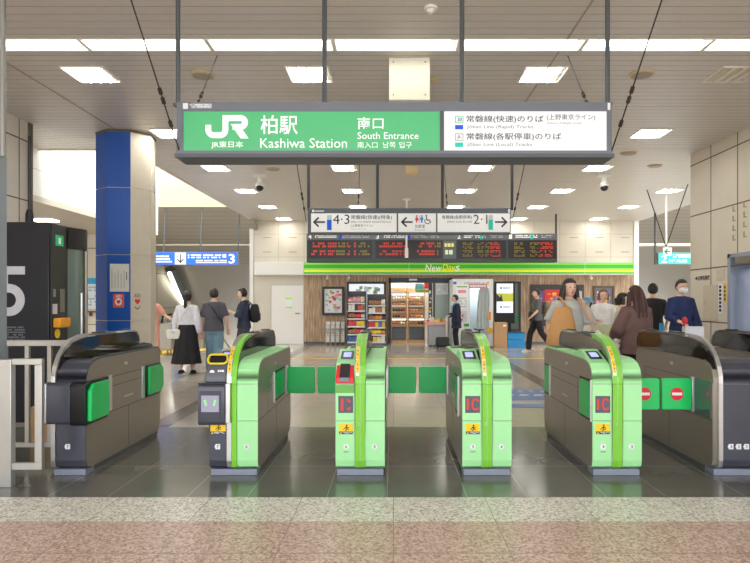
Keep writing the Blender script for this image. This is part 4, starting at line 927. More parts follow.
r = R(254, 262, 303.5, 275, DF+.2); MB().box(r[0], r[1], DF+.2, YB, r[2], r[3]).build('panel', M('fascia_white', (236,234,228), .45, noise=.01), pf, bevel=.006)
# staff door
sd = thing('staff_door', 'plain white staff door with small notice left of the wooden shop front', 'door', (PX(287,YB), YB, 0))
r = R(271.5, 285.5, 303, 344, YB-.03); MB().box(r[0], r[1], YB-.03, YB, .01, r[3]).build('leaf', M('door_white', (238,236,230), .45, noise=.01), sd, smooth=False)
MB().box(r[0]-.04, r[0], YB-.04, YB, 0, r[3]+.05).box(r[1], r[1]+.03, YB-.04, YB, 0, r[3]+.05).box(r[0], r[1], YB-.04, YB, r[3], r[3]+.05).build('frame', M('door_frame', (206,200,190), .5), sd, smooth=False)
r2 = R(285.6, 297.5, 292.4, 308, YB-.04); MB().box(r2[0], r2[1], YB-.036, YB-.03, r2[2], r2[3]).build('notice', PAPER, sd, smooth=False)
MB().box(r2[0], r2[1], YB-.038, YB-.034, r2[3]-.05, r2[3]).box(r2[0], r2[1], YB-.038, YB-.034, r2[2], r2[2]+.04).build('notice_edge', FLG, sd, smooth=False)
MB().tube([(r[1]-.12,YB-.03,1.0),(r[1]-.12,YB-.09,1.0),(r[1]-.24,YB-.09,1.0)], .018, 8).build('handle', STEEL, sd)
# poster frame on the wood
D = YB-.1
pfm = thing('framed_poster', 'black framed colourful poster on the wood panelling', 'poster', (PX(333,D), D, PZ(315,D)))
def frame(parent, a, b, c, d_, D, bw, mat, th=.06):
    r = R(a, b, c, d_, D); MB().box(r[0], r[1], D, D+th, r[3]-bw, r[3]).box(r[0], r[1], D, D+th, r[2], r[2]+bw).box(r[0], r[0]+bw, D, D+th, r[2]+bw, r[3]-bw).box(r[1]-bw, r[1], D, D+th, r[2]+bw, r[3]-bw).build('frame', mat, parent, smooth=False)
def blotches(parent, a, b, c, d_, D, cols, n, seed, name='poster_print', s=(2,4)):
    rd = random.Random(seed)
    for k, cl in enumerate(cols):
        mb = MB()
        for i in range(n):
            w, h = rd.uniform(*s), rd.uniform(1, s[1]*.8); x = rd.uniform(a, max(a+.1, c-w)); y = rd.uniform(b, max(b+.1, d_-h))
            rr = R(x, y, x+w, y+h, D); mb.box(rr[0], rr[1], D-.002-.001*k-.0003*i, D, rr[2], rr[3])
        mb.build(name, cl, parent, smooth=False)
PINK = M('print_pink', (240,150,170), .5); PR = M('print_red', (222,52,60), .5); PGR = M('print_green', (150,190,90), .5); PGY = M('print_grey', (200,202,206), .5); PBL = M('print_blue', (70,120,200), .5); POR = M('print_orange', (240,150,50), .5); PYE = M('print_yellow', (246,214,60), .5)
frame(pfm, 322, 286.6, 344.2, 315.2, D, .075, BLACK); box_px(pfm, 323.8, 289, 342, 313, D, D+.04, .02, PAPER, 'poster'); blotches(pfm, 325, 290, 341.5, 312, D+.04, [PINK, PR, PGY, PGR], 7, 4)
# newspaper racks
def newspaper_rack(px, label, seed):
    D = 19.75; x = PX(px, D); t = thing('newspaper_rack', label, 'newspaper rack', (x, D+.15, 0), 'newspaper racks')
    w = .072; mb = MB()
    for xx in (x-w, x+w):
        for yy in (D, D+.3): mb.tube([(xx,yy,0),(xx,yy,.66)], .008, 6)
    for z in (.08,.3,.5): mb.tube([(x-w,D,z),(x+w,D,z),(x+w,D+.3,z),(x-w,D+.3,z),(x-w,D,z)], .006, 6)
    mb.build('wire_frame', STEEL, t)
    rd = random.Random(seed)
    for k in range(2):
        p = MB().prism_x([(D+.02+k*.13,.1),(D+.02+k*.13,.56+.1*k),(D+.05+k*.13,.62+.12*k),(D+.11+k*.13,.6+.12*k),(D+.11+k*.13,.1)], x-w+.012, x+w-.012).build('newspaper', M('newsprint', (206,204,198), .7, noise=.12, scale=30), t, smooth=False)
        grey_lines((x-w+.02, x+w-.02, .34, .54), D+.018+k*.13, M('news_ink', (120,120,124), .7), p, 5, seed+k, 'headline', .7)
for i, (px, lab) in enumerate(((327.5,'wire rack of folded newspapers, nearest the staff door'),(332.5,'wire rack of folded newspapers, second from the staff door'),(337.5,'wire rack of folded newspapers, third from the staff door'),(342.5,'wire rack of folded newspapers, beside the snack shelves'))): newspaper_rack(px, lab, 20+i*3)
# window behind the snack shelves
D = YB-.08
t = thing('window_display', 'black framed bright window panel above the snack shelves', 'window', (PX(366,D), D, PZ(320,D)))
frame(t, 346.8, 281.6, 386, 322, D, .07, BLACK); box_px(t, 348.6, 284, 384.4, 321, D, D+.03, .02, M('window_glow', (222,232,240), .3, emit=.5), 'pane'); blotches(t, 350, 285, 383, 294, D+.03, [PAPER, PGY, PGR], 5, 6, s=(3,5))
# snack shelves
SHG = M('shelf_grey', (90,92,96), .45, .3, noise=.03); SHP = M('shelf_price_strip', (214,214,214), .5)
pal = {'pink':(232,160,176),'white':(236,234,226),'red':(224,66,72),'yellow':(240,206,60),'brown':(176,122,84),'black':(74,64,62),'green':(150,180,90),'orange':(232,150,60),'cream':(236,220,180),'grey':(150,156,164),'blue':(70,110,180)}
def pack(x, y, z, w, d, h, col, label, group, name='snack_pack', cat='snack', shape='bag'):
    mb = MB()
    if shape == 'bag':
        pr = [(x-w/2,z),(x+w/2,z),(x+w*.54,z+h*.5),(x+w/2,z+h),(x-w/2,z+h),(x-w*.54,z+h*.5)]
        mb.loft([[(px_, y+d*.5+(py_-.5)*d*k, zz) for px_, py_ in ((x-w/2*(.96+.04*k),0),(x+w/2*(.96+.04*k),0),(x+w/2*(.96+.04*k),1),(x-w/2*(.96+.04*k),1))] for k, zz in ((.3,z),(1,z+h*.2),(1,z+h*.75),(.15,z+h))])
    elif shape == 'bun':
        mb.ell((x, y+d/2, z+h/2), (w/2, d/2, h/2), 10, 6)
    else: mb.rbox(x-w/2, x+w/2, y, y+d, z, z+h, min(w,h)*.12)
    o = mb.build(name, M('pack_'+col, pal[col], .4, noise=.12, scale=22), None)
    return tag(o, label, cat, group)
def snack_rack(pa, pb, ptop, label, rack, tiers, seed):
    D = 19.5; x0, x1 = PX(pa, D), PX(pb, D); zt = PZ(ptop, D); t = thing('snack_rack', label, 'shelf unit', ((x0+x1)/2, D+.2, 0), 'snack racks outside the shop')
    MB().box(x0, x1, D+.4, D+.43, 0, zt).build('back_panel', SHG, t, smooth=False)
    for xx in (x0, x1-.03): MB().box(xx, xx+.03, D, D+.4, 0, zt).build('side_panel', SHG, t, smooth=False)
    MB().box(x0+.03, x1-.03, D, D+.4, 0, .1).build('base', SHG, t, smooth=False)
    n = len(tiers); rd = random.Random(seed); zs = []
    for k in range(n):
        z = .12+(zt-.25)*(n-1-k)/n; zs.append(z)
        sh = MB().box(x0+.03, x1-.03, D, D+.4, z-.02, z).build('shelf', SHG, t, smooth=False)
        MB().box(x0+.03, x1-.03, D-.008, D, z-.035, z+.01).build('price_strip', SHP, sh, smooth=False)
    gap = (zt-.25)/n
    tn = ['top','second','third','fourth','fifth','bottom'] if n == 6 else ['top','second','third','fourth','bottom']
    for k, (cols, m) in enumerate(tiers):
        w = (x1-x0-.09)/m
        for i in range(m):
            c = cols[i*len(cols)//m]; h = gap*rd.uniform(.66,.84)
            pack(x0+.045+w*(i+.5), D+.05, zs[k]+.001, w*.9, .2, h, c, f'{c} snack pack on the {tn[k]} tier of the {rack} snack rack', f'{c} snacks, {tn[k]} tier, {rack} snack rack', shape='bag' if k % 2 == 0 else 'box')
snack_rack(346.5, 366, 291, 'grey snack rack beside the newspaper racks, full of packets', 'left', [(['pink','pink','cream'],4),(['white','black','red','brown'],5),(['brown','red','white'],5),(['red','yellow','yellow'],4),(['brown','red','pink'],4),(['blue','grey','green'],4)], 5)
snack_rack(367, 386.6, 294, 'grey snack rack beside the sliding door, full of packets', 'right', [(['brown','brown','white'],4),(['white','brown','cream'],5),(['brown','orange','black'],5),(['red','yellow','blue','yellow'],5),(['yellow','yellow','orange'],4),(['black','yellow','cream','white'],4)], 9)
# the open shop doorway, its interior and bread shelves
INT = M('shop_interior', (214,212,206), .6, noise=.02)
struct(MB().box(SX0-.6, SX0, YB+.2, 23, 0, 2.6).box(SX1, SX1+.6, YB+.2, 23, 0, 2.6).box(SX0, SX1, 22.9, 23, 0, 2.6).box(SX0, SX1, YB+.2, 23, 2.5, 2.6), 'wall_shop_interior', INT, smooth=False)
t = thing('shop_fill_light', 'added lamp, out of view, brightening the bread cases inside the shop doorway', 'light', ((SX0+SX1)/2, 20.9, 2.5)); MB().box(SX0+.2, SX1-.2, 20.52, 20.72, 2.42, 2.48).build('diffuser', M('shop_fill_glow', (255,250,240), .5, emit=30), t, smooth=False)  # unseen lamp, set ahead of the cases to brighten the bread
DK = M('door_frame_dark', (62,64,70), .4, .3, noise=.03)
sl = thing('sliding_door', 'dark framed glass sliding door of the shop', 'door', ((SX0+SX1)/2, YB-.05, 0))
MB().box(SX0, SX0+.07, YB-.08, YB+.1, 0, SZ).box(SX1-.07, SX1, YB-.08, YB+.1, 0, SZ).box(SX0, SX1, YB-.08, YB+.1, SZ-.16, SZ).build('frame', DK, sl, smooth=False)
lf0, lf1 = PX(433,YB), PX(450.5,YB)
MB().box(lf0, lf0+.06, YB-.04, YB+.02, .02, SZ-.16).box(lf1-.06, lf1, YB-.04, YB+.02, .02, SZ-.16).box(lf0, lf1, YB-.04, YB+.02, .02, .12).build('door_leaf', DK, sl, smooth=False)
MB().box(lf0+.06, lf1-.06, YB-.02, YB-.01, .12, SZ-.16).build('glass', M('door_glass', (176,194,190), .1, noise=.05, scale=2), sl, smooth=False)
box_px(sl, 436.2, 283.5, 448, 294.5, YB-.05, YB-.05, .01, PAPER, 'poster'); grey_lines(R(437.5,285,447,293,YB-.06), YB-.052, PGY, sl, 4, 3)
box_px(sl, 409, 278.8, 417, 280.6, YB-.1, YB-.1, .02, PAPER, 'sensor_cover')
WB = M('shelf_wood', (196,158,116), .5, noise=.06)
def bread_case(pa, pb, which, seed, tiers):
    D = 20.75; x0, x1 = PX(pa, D), PX(pb, D); zt = PZ(283, D); t = thing('bread_case', f'wooden bread shelf case inside the shop doorway, {which}', 'shelf unit', ((x0+x1)/2, D+.2, 0), 'bread cases inside the doorway')
    MB().box(x0, x1, D+.42, D+.45, 0, zt).build('back_panel', M('case_back', (150,148,146), .5, noise=.05), t, smooth=False)
    for xx in (x0, x1-.03): MB().box(xx, xx+.03, D, D+.42, 0, zt).build('side_panel', WB, t, smooth=False)
    MB().box(x0+.03, x1-.03, D, D+.4, .0, .1).build('kick_board', WB, t, smooth=False); MB().box(x0+.03, x1-.03, D, D+.02, .12, .52).build('lower_door', M('case_door', (72,76,82), .3, .2, noise=.05), t, smooth=False)
    MB().box(x0+.03, x1-.03, D, D+.42, .54, .62).build('counter_shelf', WB, t, smooth=False)
    MB().box(x0, x1, D-.01, D+.1, zt-.17, zt).build('header', PAPER, t, smooth=False); MB().box(x0, x1, D-.012, D+.1, zt-.3, zt-.17).build('header_board', WB, t, smooth=False)
    n = len(tiers); rd = random.Random(seed); tn = ['top','second','third','fourth','fifth']
    for k, cols in enumerate(tiers):
        z = .64+(zt-.34-.64)*(n-1-k)/n
        if k < n-1:
            sh = MB().box(x0+.03, x1-.03, D, D+.4, z-.02, z).build('shelf', WB if k % 2 else SHP, t, smooth=False); MB().box(x0+.03, x1-.03, D-.008, D, z-.05, z+.01).build('price_strip', WB if k % 2 == 0 else SHP, sh, smooth=False)
        else: z = .62
        MB().box(x0+.04, x1-.04, D+.02, D+.05, z+(zt-.34-.64)/n-.05, z+(zt-.34-.64)/n-.035).build('shelf_fill_strip', M('shelf_fill_glow', (255,244,224), .5, emit=5), t, smooth=False)  # glowing strip added under each tier to lift the dark bread packs
        m = 5; w = (x1-x0-.1)/m
        for i in range(m):
            c = cols[i*len(cols)//m]
            pack(x0+.05+w*(i+.5), D+.05, z+.001, w*.88, .16, .10*rd.uniform(.8,1.15), c, f'{c} wrapped bread on the {tn[k]} shelf of the {which} bread case', f'{c} breads, {tn[k]} shelf, {which} bread case', 'bread_pack', 'bread', 'bun')
bread_case(391, 407, 'left', 3, [['white','cream'],['brown','orange'],['black','black','red'],['black','brown'],['brown','white']])
bread_case(408.2, 425, 'right', 4, [['orange','cream','brown'],['brown','orange'],['orange','brown'],['brown','orange','cream'],['brown','black']])
t = thing('hanging_board', 'teal and red picture board hanging in front of the bread shelves', 'sign', (PX(421,20.6), 20.6, PZ(292,20.6)))
box_px(t, 415, 283.4, 424, 291.5, 20.6, 20.6, .03, M('board_teal', (110,160,176), .5, noise=.1, scale=9), 'board'); box_px(t, 424.2, 283, 428.6, 288.6, 20.58, 20.58, .03, PR, 'red_tag'); box_px(t, 416, 289.6, 430, 292.4, 20.57, 20.57, .02, PGR, 'green_strip')
t = thing('display_strip', 'tall hanging strip of small packets at the right of the doorway', 'display', (PX(430,20.5), 20.5, 0))
MB().box(PX(428.6,20.5), PX(432.4,20.5), 20.5, 20.54, 0, 2.0).build('strip', SHG, t, smooth=False); blotches(t, 428.8, 290, 432, 318, 20.49, [PR, PYE, PBL, PAPER], 6, 8, 'packet', (1.2,2.2))
# snack table in front of the door
D = 19.0
tb = thing('snack_table', 'white display table with pink edging in front of the shop door', 'table', (PX(437,D), D+.35, 0))
x0, x1 = PX(425.5,D), PX(448,D); zt = PZ(322,D)
MB().box(x0, x1, D, D+.7, zt-.03, zt).build('table_top', WHITE, tb, bevel=.004); MB().box(x0-.02, x1+.01, D-.02, D, zt-.09, zt+.01).build('pink_edge', M('edge_pink', (226,170,170), .5, noise=.15, scale=20), tb, smooth=False)
for xx in (x0+.02, x1-.05):
    for yy in (D+.02, D+.64): MB().box(xx, xx+.03, yy, yy+.03, 0, zt-.03).build('leg', WHITE, tb, smooth=False)
MB().box(x0+.1, x1-.08, D+.06, D+.6, .06, zt-.1).build('skirt_box', M('table_skirt', (166,170,170), .4, .2, noise=.05), tb, smooth=False)
cs = ['red','white','cream','yellow','yellow','green','orange','white']
for i, c in enumerate(cs):
    pack(x0+.08+i*.082, D+.06+(i % 3)*.08, zt+.001, .075, .2, .07+.03*(i % 3), c, f'{c} packet on the white display table, '+['first','second','third','fourth','fifth','sixth','seventh','eighth'][i]+' from its left end', 'packets on the display table', 'table_packet', 'snack', 'box')
t = thing('price_card', 'small white upright card on the display table', 'sign', (PX(431,D), D+.4, zt)); MB().box(PX(430.6,D), PX(431.6,D), D+.4, D+.41, zt, zt+.22).build('card', PAPER, t, smooth=False); MB().box(PX(430,D), PX(432.2,D), D+.38, D+.43, zt, zt+.02).build('foot', PAPER, t, smooth=False)
# photo booth
D = 18.9
pb = thing('photo_booth', 'white photo booth with green side curtain beside the shop door', 'booth', (PX(472,D), D+.6, 0))
a, b = PX(452.5,D), PX(493,D); zt = PZ(279,D); PBW = M('booth_white', (232,236,236), .4, noise=.01)
m0, m1 = PX(470,D), PX(489.5,D)
MB().box(a, m0, D, D+1.1, .03, zt-.25).build('machine_side', PBW, pb, bevel=.006); MB().box(m1, b, D, D+1.1, .03, zt-.25).build('end_panel', PBW, pb, bevel=.006); MB().box(m0, m1, D+1.0, D+1.1, .03, zt-.25).build('rear_panel', M('booth_inner', (204,214,220), .4), pb, smooth=False)
MB().box(m0, m1, D, D+1.0, .03, .10).build('floor_panel', PBW, pb, smooth=False); MB().box(a, b, D-.01, D+1.1, zt-.25, zt).build('top_header', PBW, pb, bevel=.006)
grey_lines((a+.35, b-.25, zt-.18, zt-.07), D-.012, PGY, pb, 1, 12); MB().box(a+.02, a+.12, D-.014, D-.01, zt-.16, zt-.08).build('mark', PBL, pb, smooth=False); MB().box(b-.2, b-.12, D-.014, D-.01, zt-.16, zt-.08).build('mark', PYE, pb, smooth=False)
box_px(pb, 469, 283.6, 487, 288.6, D, D-.03, .03, M('booth_pink', (206,140,144), .5, noise=.1), 'pink_header'); grey_lines(R(470,284.6,486,287.4,D), D-.033, PAPER, pb, 1, 6)
box_px(pb, 456.5, 284.6, 468, 309, D, D-.012, .012, M('booth_panel', (244,246,246), .4), 'info_panel'); box_px(pb, 457, 286, 467, 287.4, D, D-.016, .004, PGR, 'info_print'); box_px(pb, 458, 290, 466, 293, D, D-.016, .004, PINK, 'info_print'); grey_lines(R(458,297,467,308,D), D-.014, PGY, pb, 4, 18, 'info_print')
box_px(pb, 456.5, 311, 467, 322, D, D-.012, .012, M('coin_panel', (214,216,220), .35, .2), 'coin_panel'); blotches(pb, 457.5, 312, 466, 321, D-.013, [PINK, PGY, PR], 3, 15, 'button', (1,2))
box_px(pb, 464, 323.6, 469, 326.6, D, D-.012, .012, M('booth_green', (60,160,80), .5), 'green_mark'); box_px(pb, 488.4, 312, 491, 320, D, D-.01, .012, POR, 'orange_label'); box_px(pb, 486.6, 328, 492.4, 333, D, D-.012, .012, M('booth_amber', (238,180,40), .5), 'amber_panel')
mb = MB(); n = 16; rows = 8
vs = []
for j in range(rows+1):
    z = (zt-.27)+(.55-(zt-.27))*j/rows; wj = .34+.32*(j/rows)**.8
    for i in range(n+1):
        x = m1-.02+.14*(j/rows)-wj*(1-i/n)*(.8); vs.append((x, D+.05+.03*math.sin(i*1.9)+.01*j/rows, z))
mb.add(vs, [(j*(n+1)+i, j*(n+1)+i+1, (j+1)*(n+1)+i+1, (j+1)*(n+1)+i) for j in range(rows) for i in range(n)])
mb.build('curtain', M('curtain_grey', (196,204,204), .7, noise=.05), pb)
vs = [(m1-.05-.30*(1-i/8)*(.6+.4*j/6), D+.14+.02*math.sin(i*2), (zt-.27)+(.9-(zt-.27))*j/6) for j in range(7) for i in range(9)]
MB().add(vs, [(j*9+i, j*9+i+1, (j+1)*9+i+1, (j+1)*9+i) for j in range(6) for i in range(8)]).build('curtain', M('curtain_green', (40,140,92), .7, noise=.06), pb)
MB().box(m0+.1, m1-.1, D+.3, D+.7, zt-.29, zt-.255).build('booth_fill_lamp', M('booth_fill_glow', (250,252,255), .5, emit=7), pb, smooth=False)  # lamp added under the header to brighten the booth opening
MB().tube([(m0+.35,D+.5,.1),(m0+.35,D+.5,.5)], .04, 10).tube([(m0+.35,D+.5,.5),(m0+.35,D+.5,.55)], .17, 18).build('stool', GREYPAD, pb)
# digital signage on a stand
D = 19.3
ds = thing('digital_signage', 'tall black digital signage screen standing by the photo booth', 'screen', (PX(504.5,D), D+.1, 0))
r = R(494.5, 281.5, 515, 323.5, D); MB().box(r[0], r[1], D, D+.12, r[2], r[3]).build('housing', BLACK, ds, bevel=.008)
SG1 = M('signage_white', (222,226,240), .3, emit=.5); SG2 = M('signage_lime', (176,178,60), .3, emit=.35); SG3 = M('signage_dark', (40,42,60), .3, emit=.2)
sc_ = box_px(ds, 496.6, 283.6, 513, 312.8, D, D-.006, .007, SG1, 'screen'); box_px(sc_, 496.6, 293.4, 513, 301.6, D, D-.009, .003, SG2, 'picture')
r = R(496.6,293.6,503,301.4,D); MB().prism_y([(r[0],r[2]),(r[1],r[2]),(r[1]-.06,r[3]),(r[0]+.1,(r[2]+r[3])/2),(r[0],r[3])], D-.011, D-.009).build('picture', SG3, sc_, smooth=False)
for yy in (288, 307): MB().prism_y([(PX(501,D)+.035*math.cos(t*.42), PZ(yy,D)+.035*math.sin(t*.42)) for t in range(15)], D-.009, D-.006).build('badge', M('signage_teal', (70,130,140), .3, emit=.2), sc_, smooth=False); grey_lines(R(503,yy-1,510,yy+1,D), D-.008, TXG, sc_, 1, 7)
MB().box(PX(509.5,D), PX(511.3,D), D+.03, D+.09, 0, PZ(323.5,D)).build('stand_post', BLACK, ds, smooth=False); MB().box(PX(499,D), PX(515,D), D-.1, D+.25, 0, .03).build('stand_base', BLACK, ds, smooth=False)
D = YB-.12
gp = thing('glass_panel', 'dark framed glass panel with green band behind the signage screen', 'window', (PX(517,D), D, 0))
frame(gp, 509, 281.5, 521, 331, D, .06, DK); box_px(gp, 510, 283, 520, 330, D, D+.04, .02, M('panel_glass', (112,124,118), .1, noise=.06, scale=2), 'pane'); box_px(gp, 510, 316, 520, 321, D, D+.034, .008, M('band_green', (30,140,80), .5), 'green_band')
# cartons by the booth
D = 18.7
def carton(a, b, c, d_, D, mat, name, label, cat='box', dep=.44, lid=None):
    r = R(a, b, c, d_, D); t = thing(name, label, cat, ((r[0]+r[1])/2, D+dep/2, max(0,r[2]))); z0 = r[2] if r[2] > .06 else 0
    MB().box(r[0], r[1], D, D+dep, z0, r[3]).build('carton', mat, t, bevel=.006)
    return t, r, z0
t, r, z0 = carton(494.4, 337.6, 507.4, 347, D, BOXC, 'cardboard_box', 'brown cardboard box under another one beside the photo booth'); zl = r[3]
t = thing('cardboard_box', 'taller brown cardboard box with white label, on top of another box', 'box', (PX(500,D), D+.25, zl)); r = R(494.4, 322.6, 507.4, 337.6, D); MB().box(r[0], r[1], D, D+.44, zl, r[3]).build('carton', BOXC, t, bevel=.006); box_px(t, 503, 324.6, 506, 326.6, D, D-.003, .004, PAPER, 'label')
BLB = M('blue_crate', (44,148,214), .45, noise=.04)
t, r, z0 = carton(507.8, 339.4, 525, 347, D, BLB, 'plastic_crate', 'blue plastic crate on the floor, lower of two'); zl = r[3]
t = thing('plastic_crate', 'blue plastic crate stacked on another beside the cardboard boxes', 'crate', (PX(516,D), D+.25, zl)); r = R(507.8, 332.4, 525, 339.4, D); MB().box(r[0], r[1], D, D+.44, zl+.004, r[3]).build('crate_body', BLB, t, bevel=.01); MB().box(r[0]-.01, r[1]+.01, D-.01, D+.45, r[3]-.04, r[3]).build('rim', M('blue_crate_rim', (30,124,190), .45), t, bevel=.004)
# poster boards on the wood to the right
D = YB-.1
pbr = thing('poster_board', 'wide dark board with red and yellow posters behind the passers-by', 'poster board', (PX(558,D), D, PZ(330,D)))
r = R(531, 284.6, 584, 326, D); MB().box(r[0], r[1], D, D+.06, r[2], r[3]).build('board', M('poster_board_dark', (58,54,58), .5, noise=.05), pbr, smooth=False)
p1 = box_px(pbr, 535, 291, 544, 312, D, D-.006, .006, M('poster_purple', (120,80,130), .5, noise=.1), 'poster'); blotches(p1, 536, 292, 543, 311, D-.006, [PINK, PYE, PBL], 4, 2)
p2 = box_px(pbr, 544.6, 289.6, 562, 306, D, D-.006, .006, PR, 'poster'); blotches(p2, 546, 291, 560, 304, D-.006, [PYE, PBL, POR], 4, 3, s=(3,4))
p3 = box_px(pbr, 563, 291, 582, 306, D, D-.006, .006, M('poster_pale', (190,180,170), .5), 'poster'); blotches(p3, 564, 292, 580, 304, D-.006, [PR, PGR, PBL], 4, 5)
pd = thing('notice_board', 'dark framed notice board behind the woman in white', 'notice board', (PX(603,D), D, PZ(342,D)))
r = R(593.4, 286, 614.6, 343, D); frame(pd, 593.4, 286, 614.6, 343, D, .06, M('board_brown', (92,72,58), .5)); box_px(pd, 594.6, 287.6, 613.4, 342, D, D+.04, .02, M('board_ground', (110,104,108), .4, noise=.06), 'panel'); blotches(pd, 596, 289, 612, 318, D+.04, [PAPER, PYE, PGY, PBL, PINK], 4, 7)
for i, px in enumerate((327.5, 349, 590.5)):
    Dc = YB-.2; t = thing('security_camera', 'tiny white camera under the green shop sign, '+['left of the poster frame','above the snack racks','near the notice board'][i], 'security camera', (PX(px,Dc), Dc, PZ(276,Dc))); z = ZF-.03
    MB().tube([(PX(px,Dc),Dc,z),(PX(px,Dc),Dc,z-.06)], .03, 8).build('mount', WHITE, t); MB().tube([(PX(px,Dc),Dc+.06,z-.09),(PX(px,Dc),Dc-.12,z-.12)], .04, 10).build('barrel', WHITE, t)
for px, py in ((590, 303), (590.5,291)):
    pass
# machine half hidden behind the column
Dm = 16.2
t = thing('grey_machine', 'grey machine with blue rounded side panel half hidden behind the column', 'machine', (PX(167,Dm), Dm+.3, 0))
x0, x1 = PX(159,Dm), PX(175,Dm)
MB().box(x0, x1-.08, Dm, Dm+.6, .12, .82).build('body', STEEL, t, bevel=.02)
MB().prism_x([(Dm+.3+.32*math.cos(k*.314), .72+.36*math.sin(k*.314)) for k in range(20)], x1-.08, x1).build('blue_side', M('machine_blue', (30,140,220), .4, noise=.03), t)
MB().tube([(x0+.05,Dm+.05,.82),(x0+.08,Dm+.05,1.0),(x1-.1,Dm+.05,1.06)], .03, 8).build('grab_bar', BLACK, t)
for xx in (x0+.02, x1-.14):
    for yy in (Dm+.04, Dm+.52): MB().tube([(xx+.02,yy,0),(xx+.02,yy,.14)], .02, 8).build('leg', STEEL, t)
# handrails at the left stairs
for i, (xa, ya_) in enumerate(((-5.6, 18.5), (-6.9, 18.5))):
    t = thing('stair_handrail', 'steel handrail leading down the left stairs, '+['right hand one','left hand one'][i], 'handrail', (xa, ya_, 0))
    MB().tube([(xa,ya_,0),(xa,ya_,.85),(xa,ya_+.6,.85),(xa,ya_+5,-1.2)], .028, 8).build('rail', STEEL, t); MB().tube([(xa,ya_+.6,0),(xa,ya_+.6,.85)], .022, 8).build('support', STEEL, t)
# ---------------- people ----------------
_n = 18
def ring(cx, cy, z, rx, ry, n=_n): return [(cx+rx*math.cos(2*math.pi*k/n), cy+ry*math.sin(2*math.pi*k/n), z) for k in range(n)]
def fuse(mb, name, mat, parent, vox, h, smooth=4):
    """fuse overlapping pieces into one continuous skin; local coordinates in body heights, scaled by h"""
    me = bpy.data.meshes.new(name); me.from_pydata([tuple(Vector(v)*h) for v in mb.v], [], mb.f)
    bm = bmesh.new(); bm.from_mesh(me); bmesh.ops.recalc_face_normals(bm, faces=bm.faces); bm.to_mesh(me); bm.free()
    o = bpy.data.objects.new(name, me); COL.objects.link(o)
    r = o.modifiers.new('r', 'REMESH'); r.mode = 'VOXEL'; r.voxel_size = vox
    s = o.modifiers.new('s', 'SMOOTH'); s.factor = .5; s.iterations = smooth
    dg = bpy.context.evaluated_depsgraph_get(); m2 = bpy.data.meshes.new_from_object(o.evaluated_get(dg))
    o.modifiers.clear(); o.data = m2; bpy.data.meshes.remove(me); m2.name = name
    m2.materials.clear(); m2.materials.append(mat); m2.polygons.foreach_set('use_smooth', [True]*len(m2.polygons))
    o.parent = parent; return o
def plain(mb, name, mat, parent, h):
    mb.v = [tuple(Vector(v)*h) for v in mb.v]; return mb.build(name, mat, parent, world=False, ang=60)
SKINM = M('skin', (232,190,164), .55, noise=.03); EYEM = M('eye_dark', (40,30,28), .3); LIPM = M('lips', (190,110,104), .5)
TOR = [(.465,.080,.062),(.50,.093,.068),(.54,.095,.068),(.58,.088,.060),(.625,.080,.055),(.68,.086,.058),(.735,.094,.062),(.785,.094,.058),(.815,.082,.046),(.838,.055,.036),(.855,.032,.032)]
def knee(hip, ank, bend):
    m = hip.lerp(ank, .48); return m+Vector((0, bend, 0))
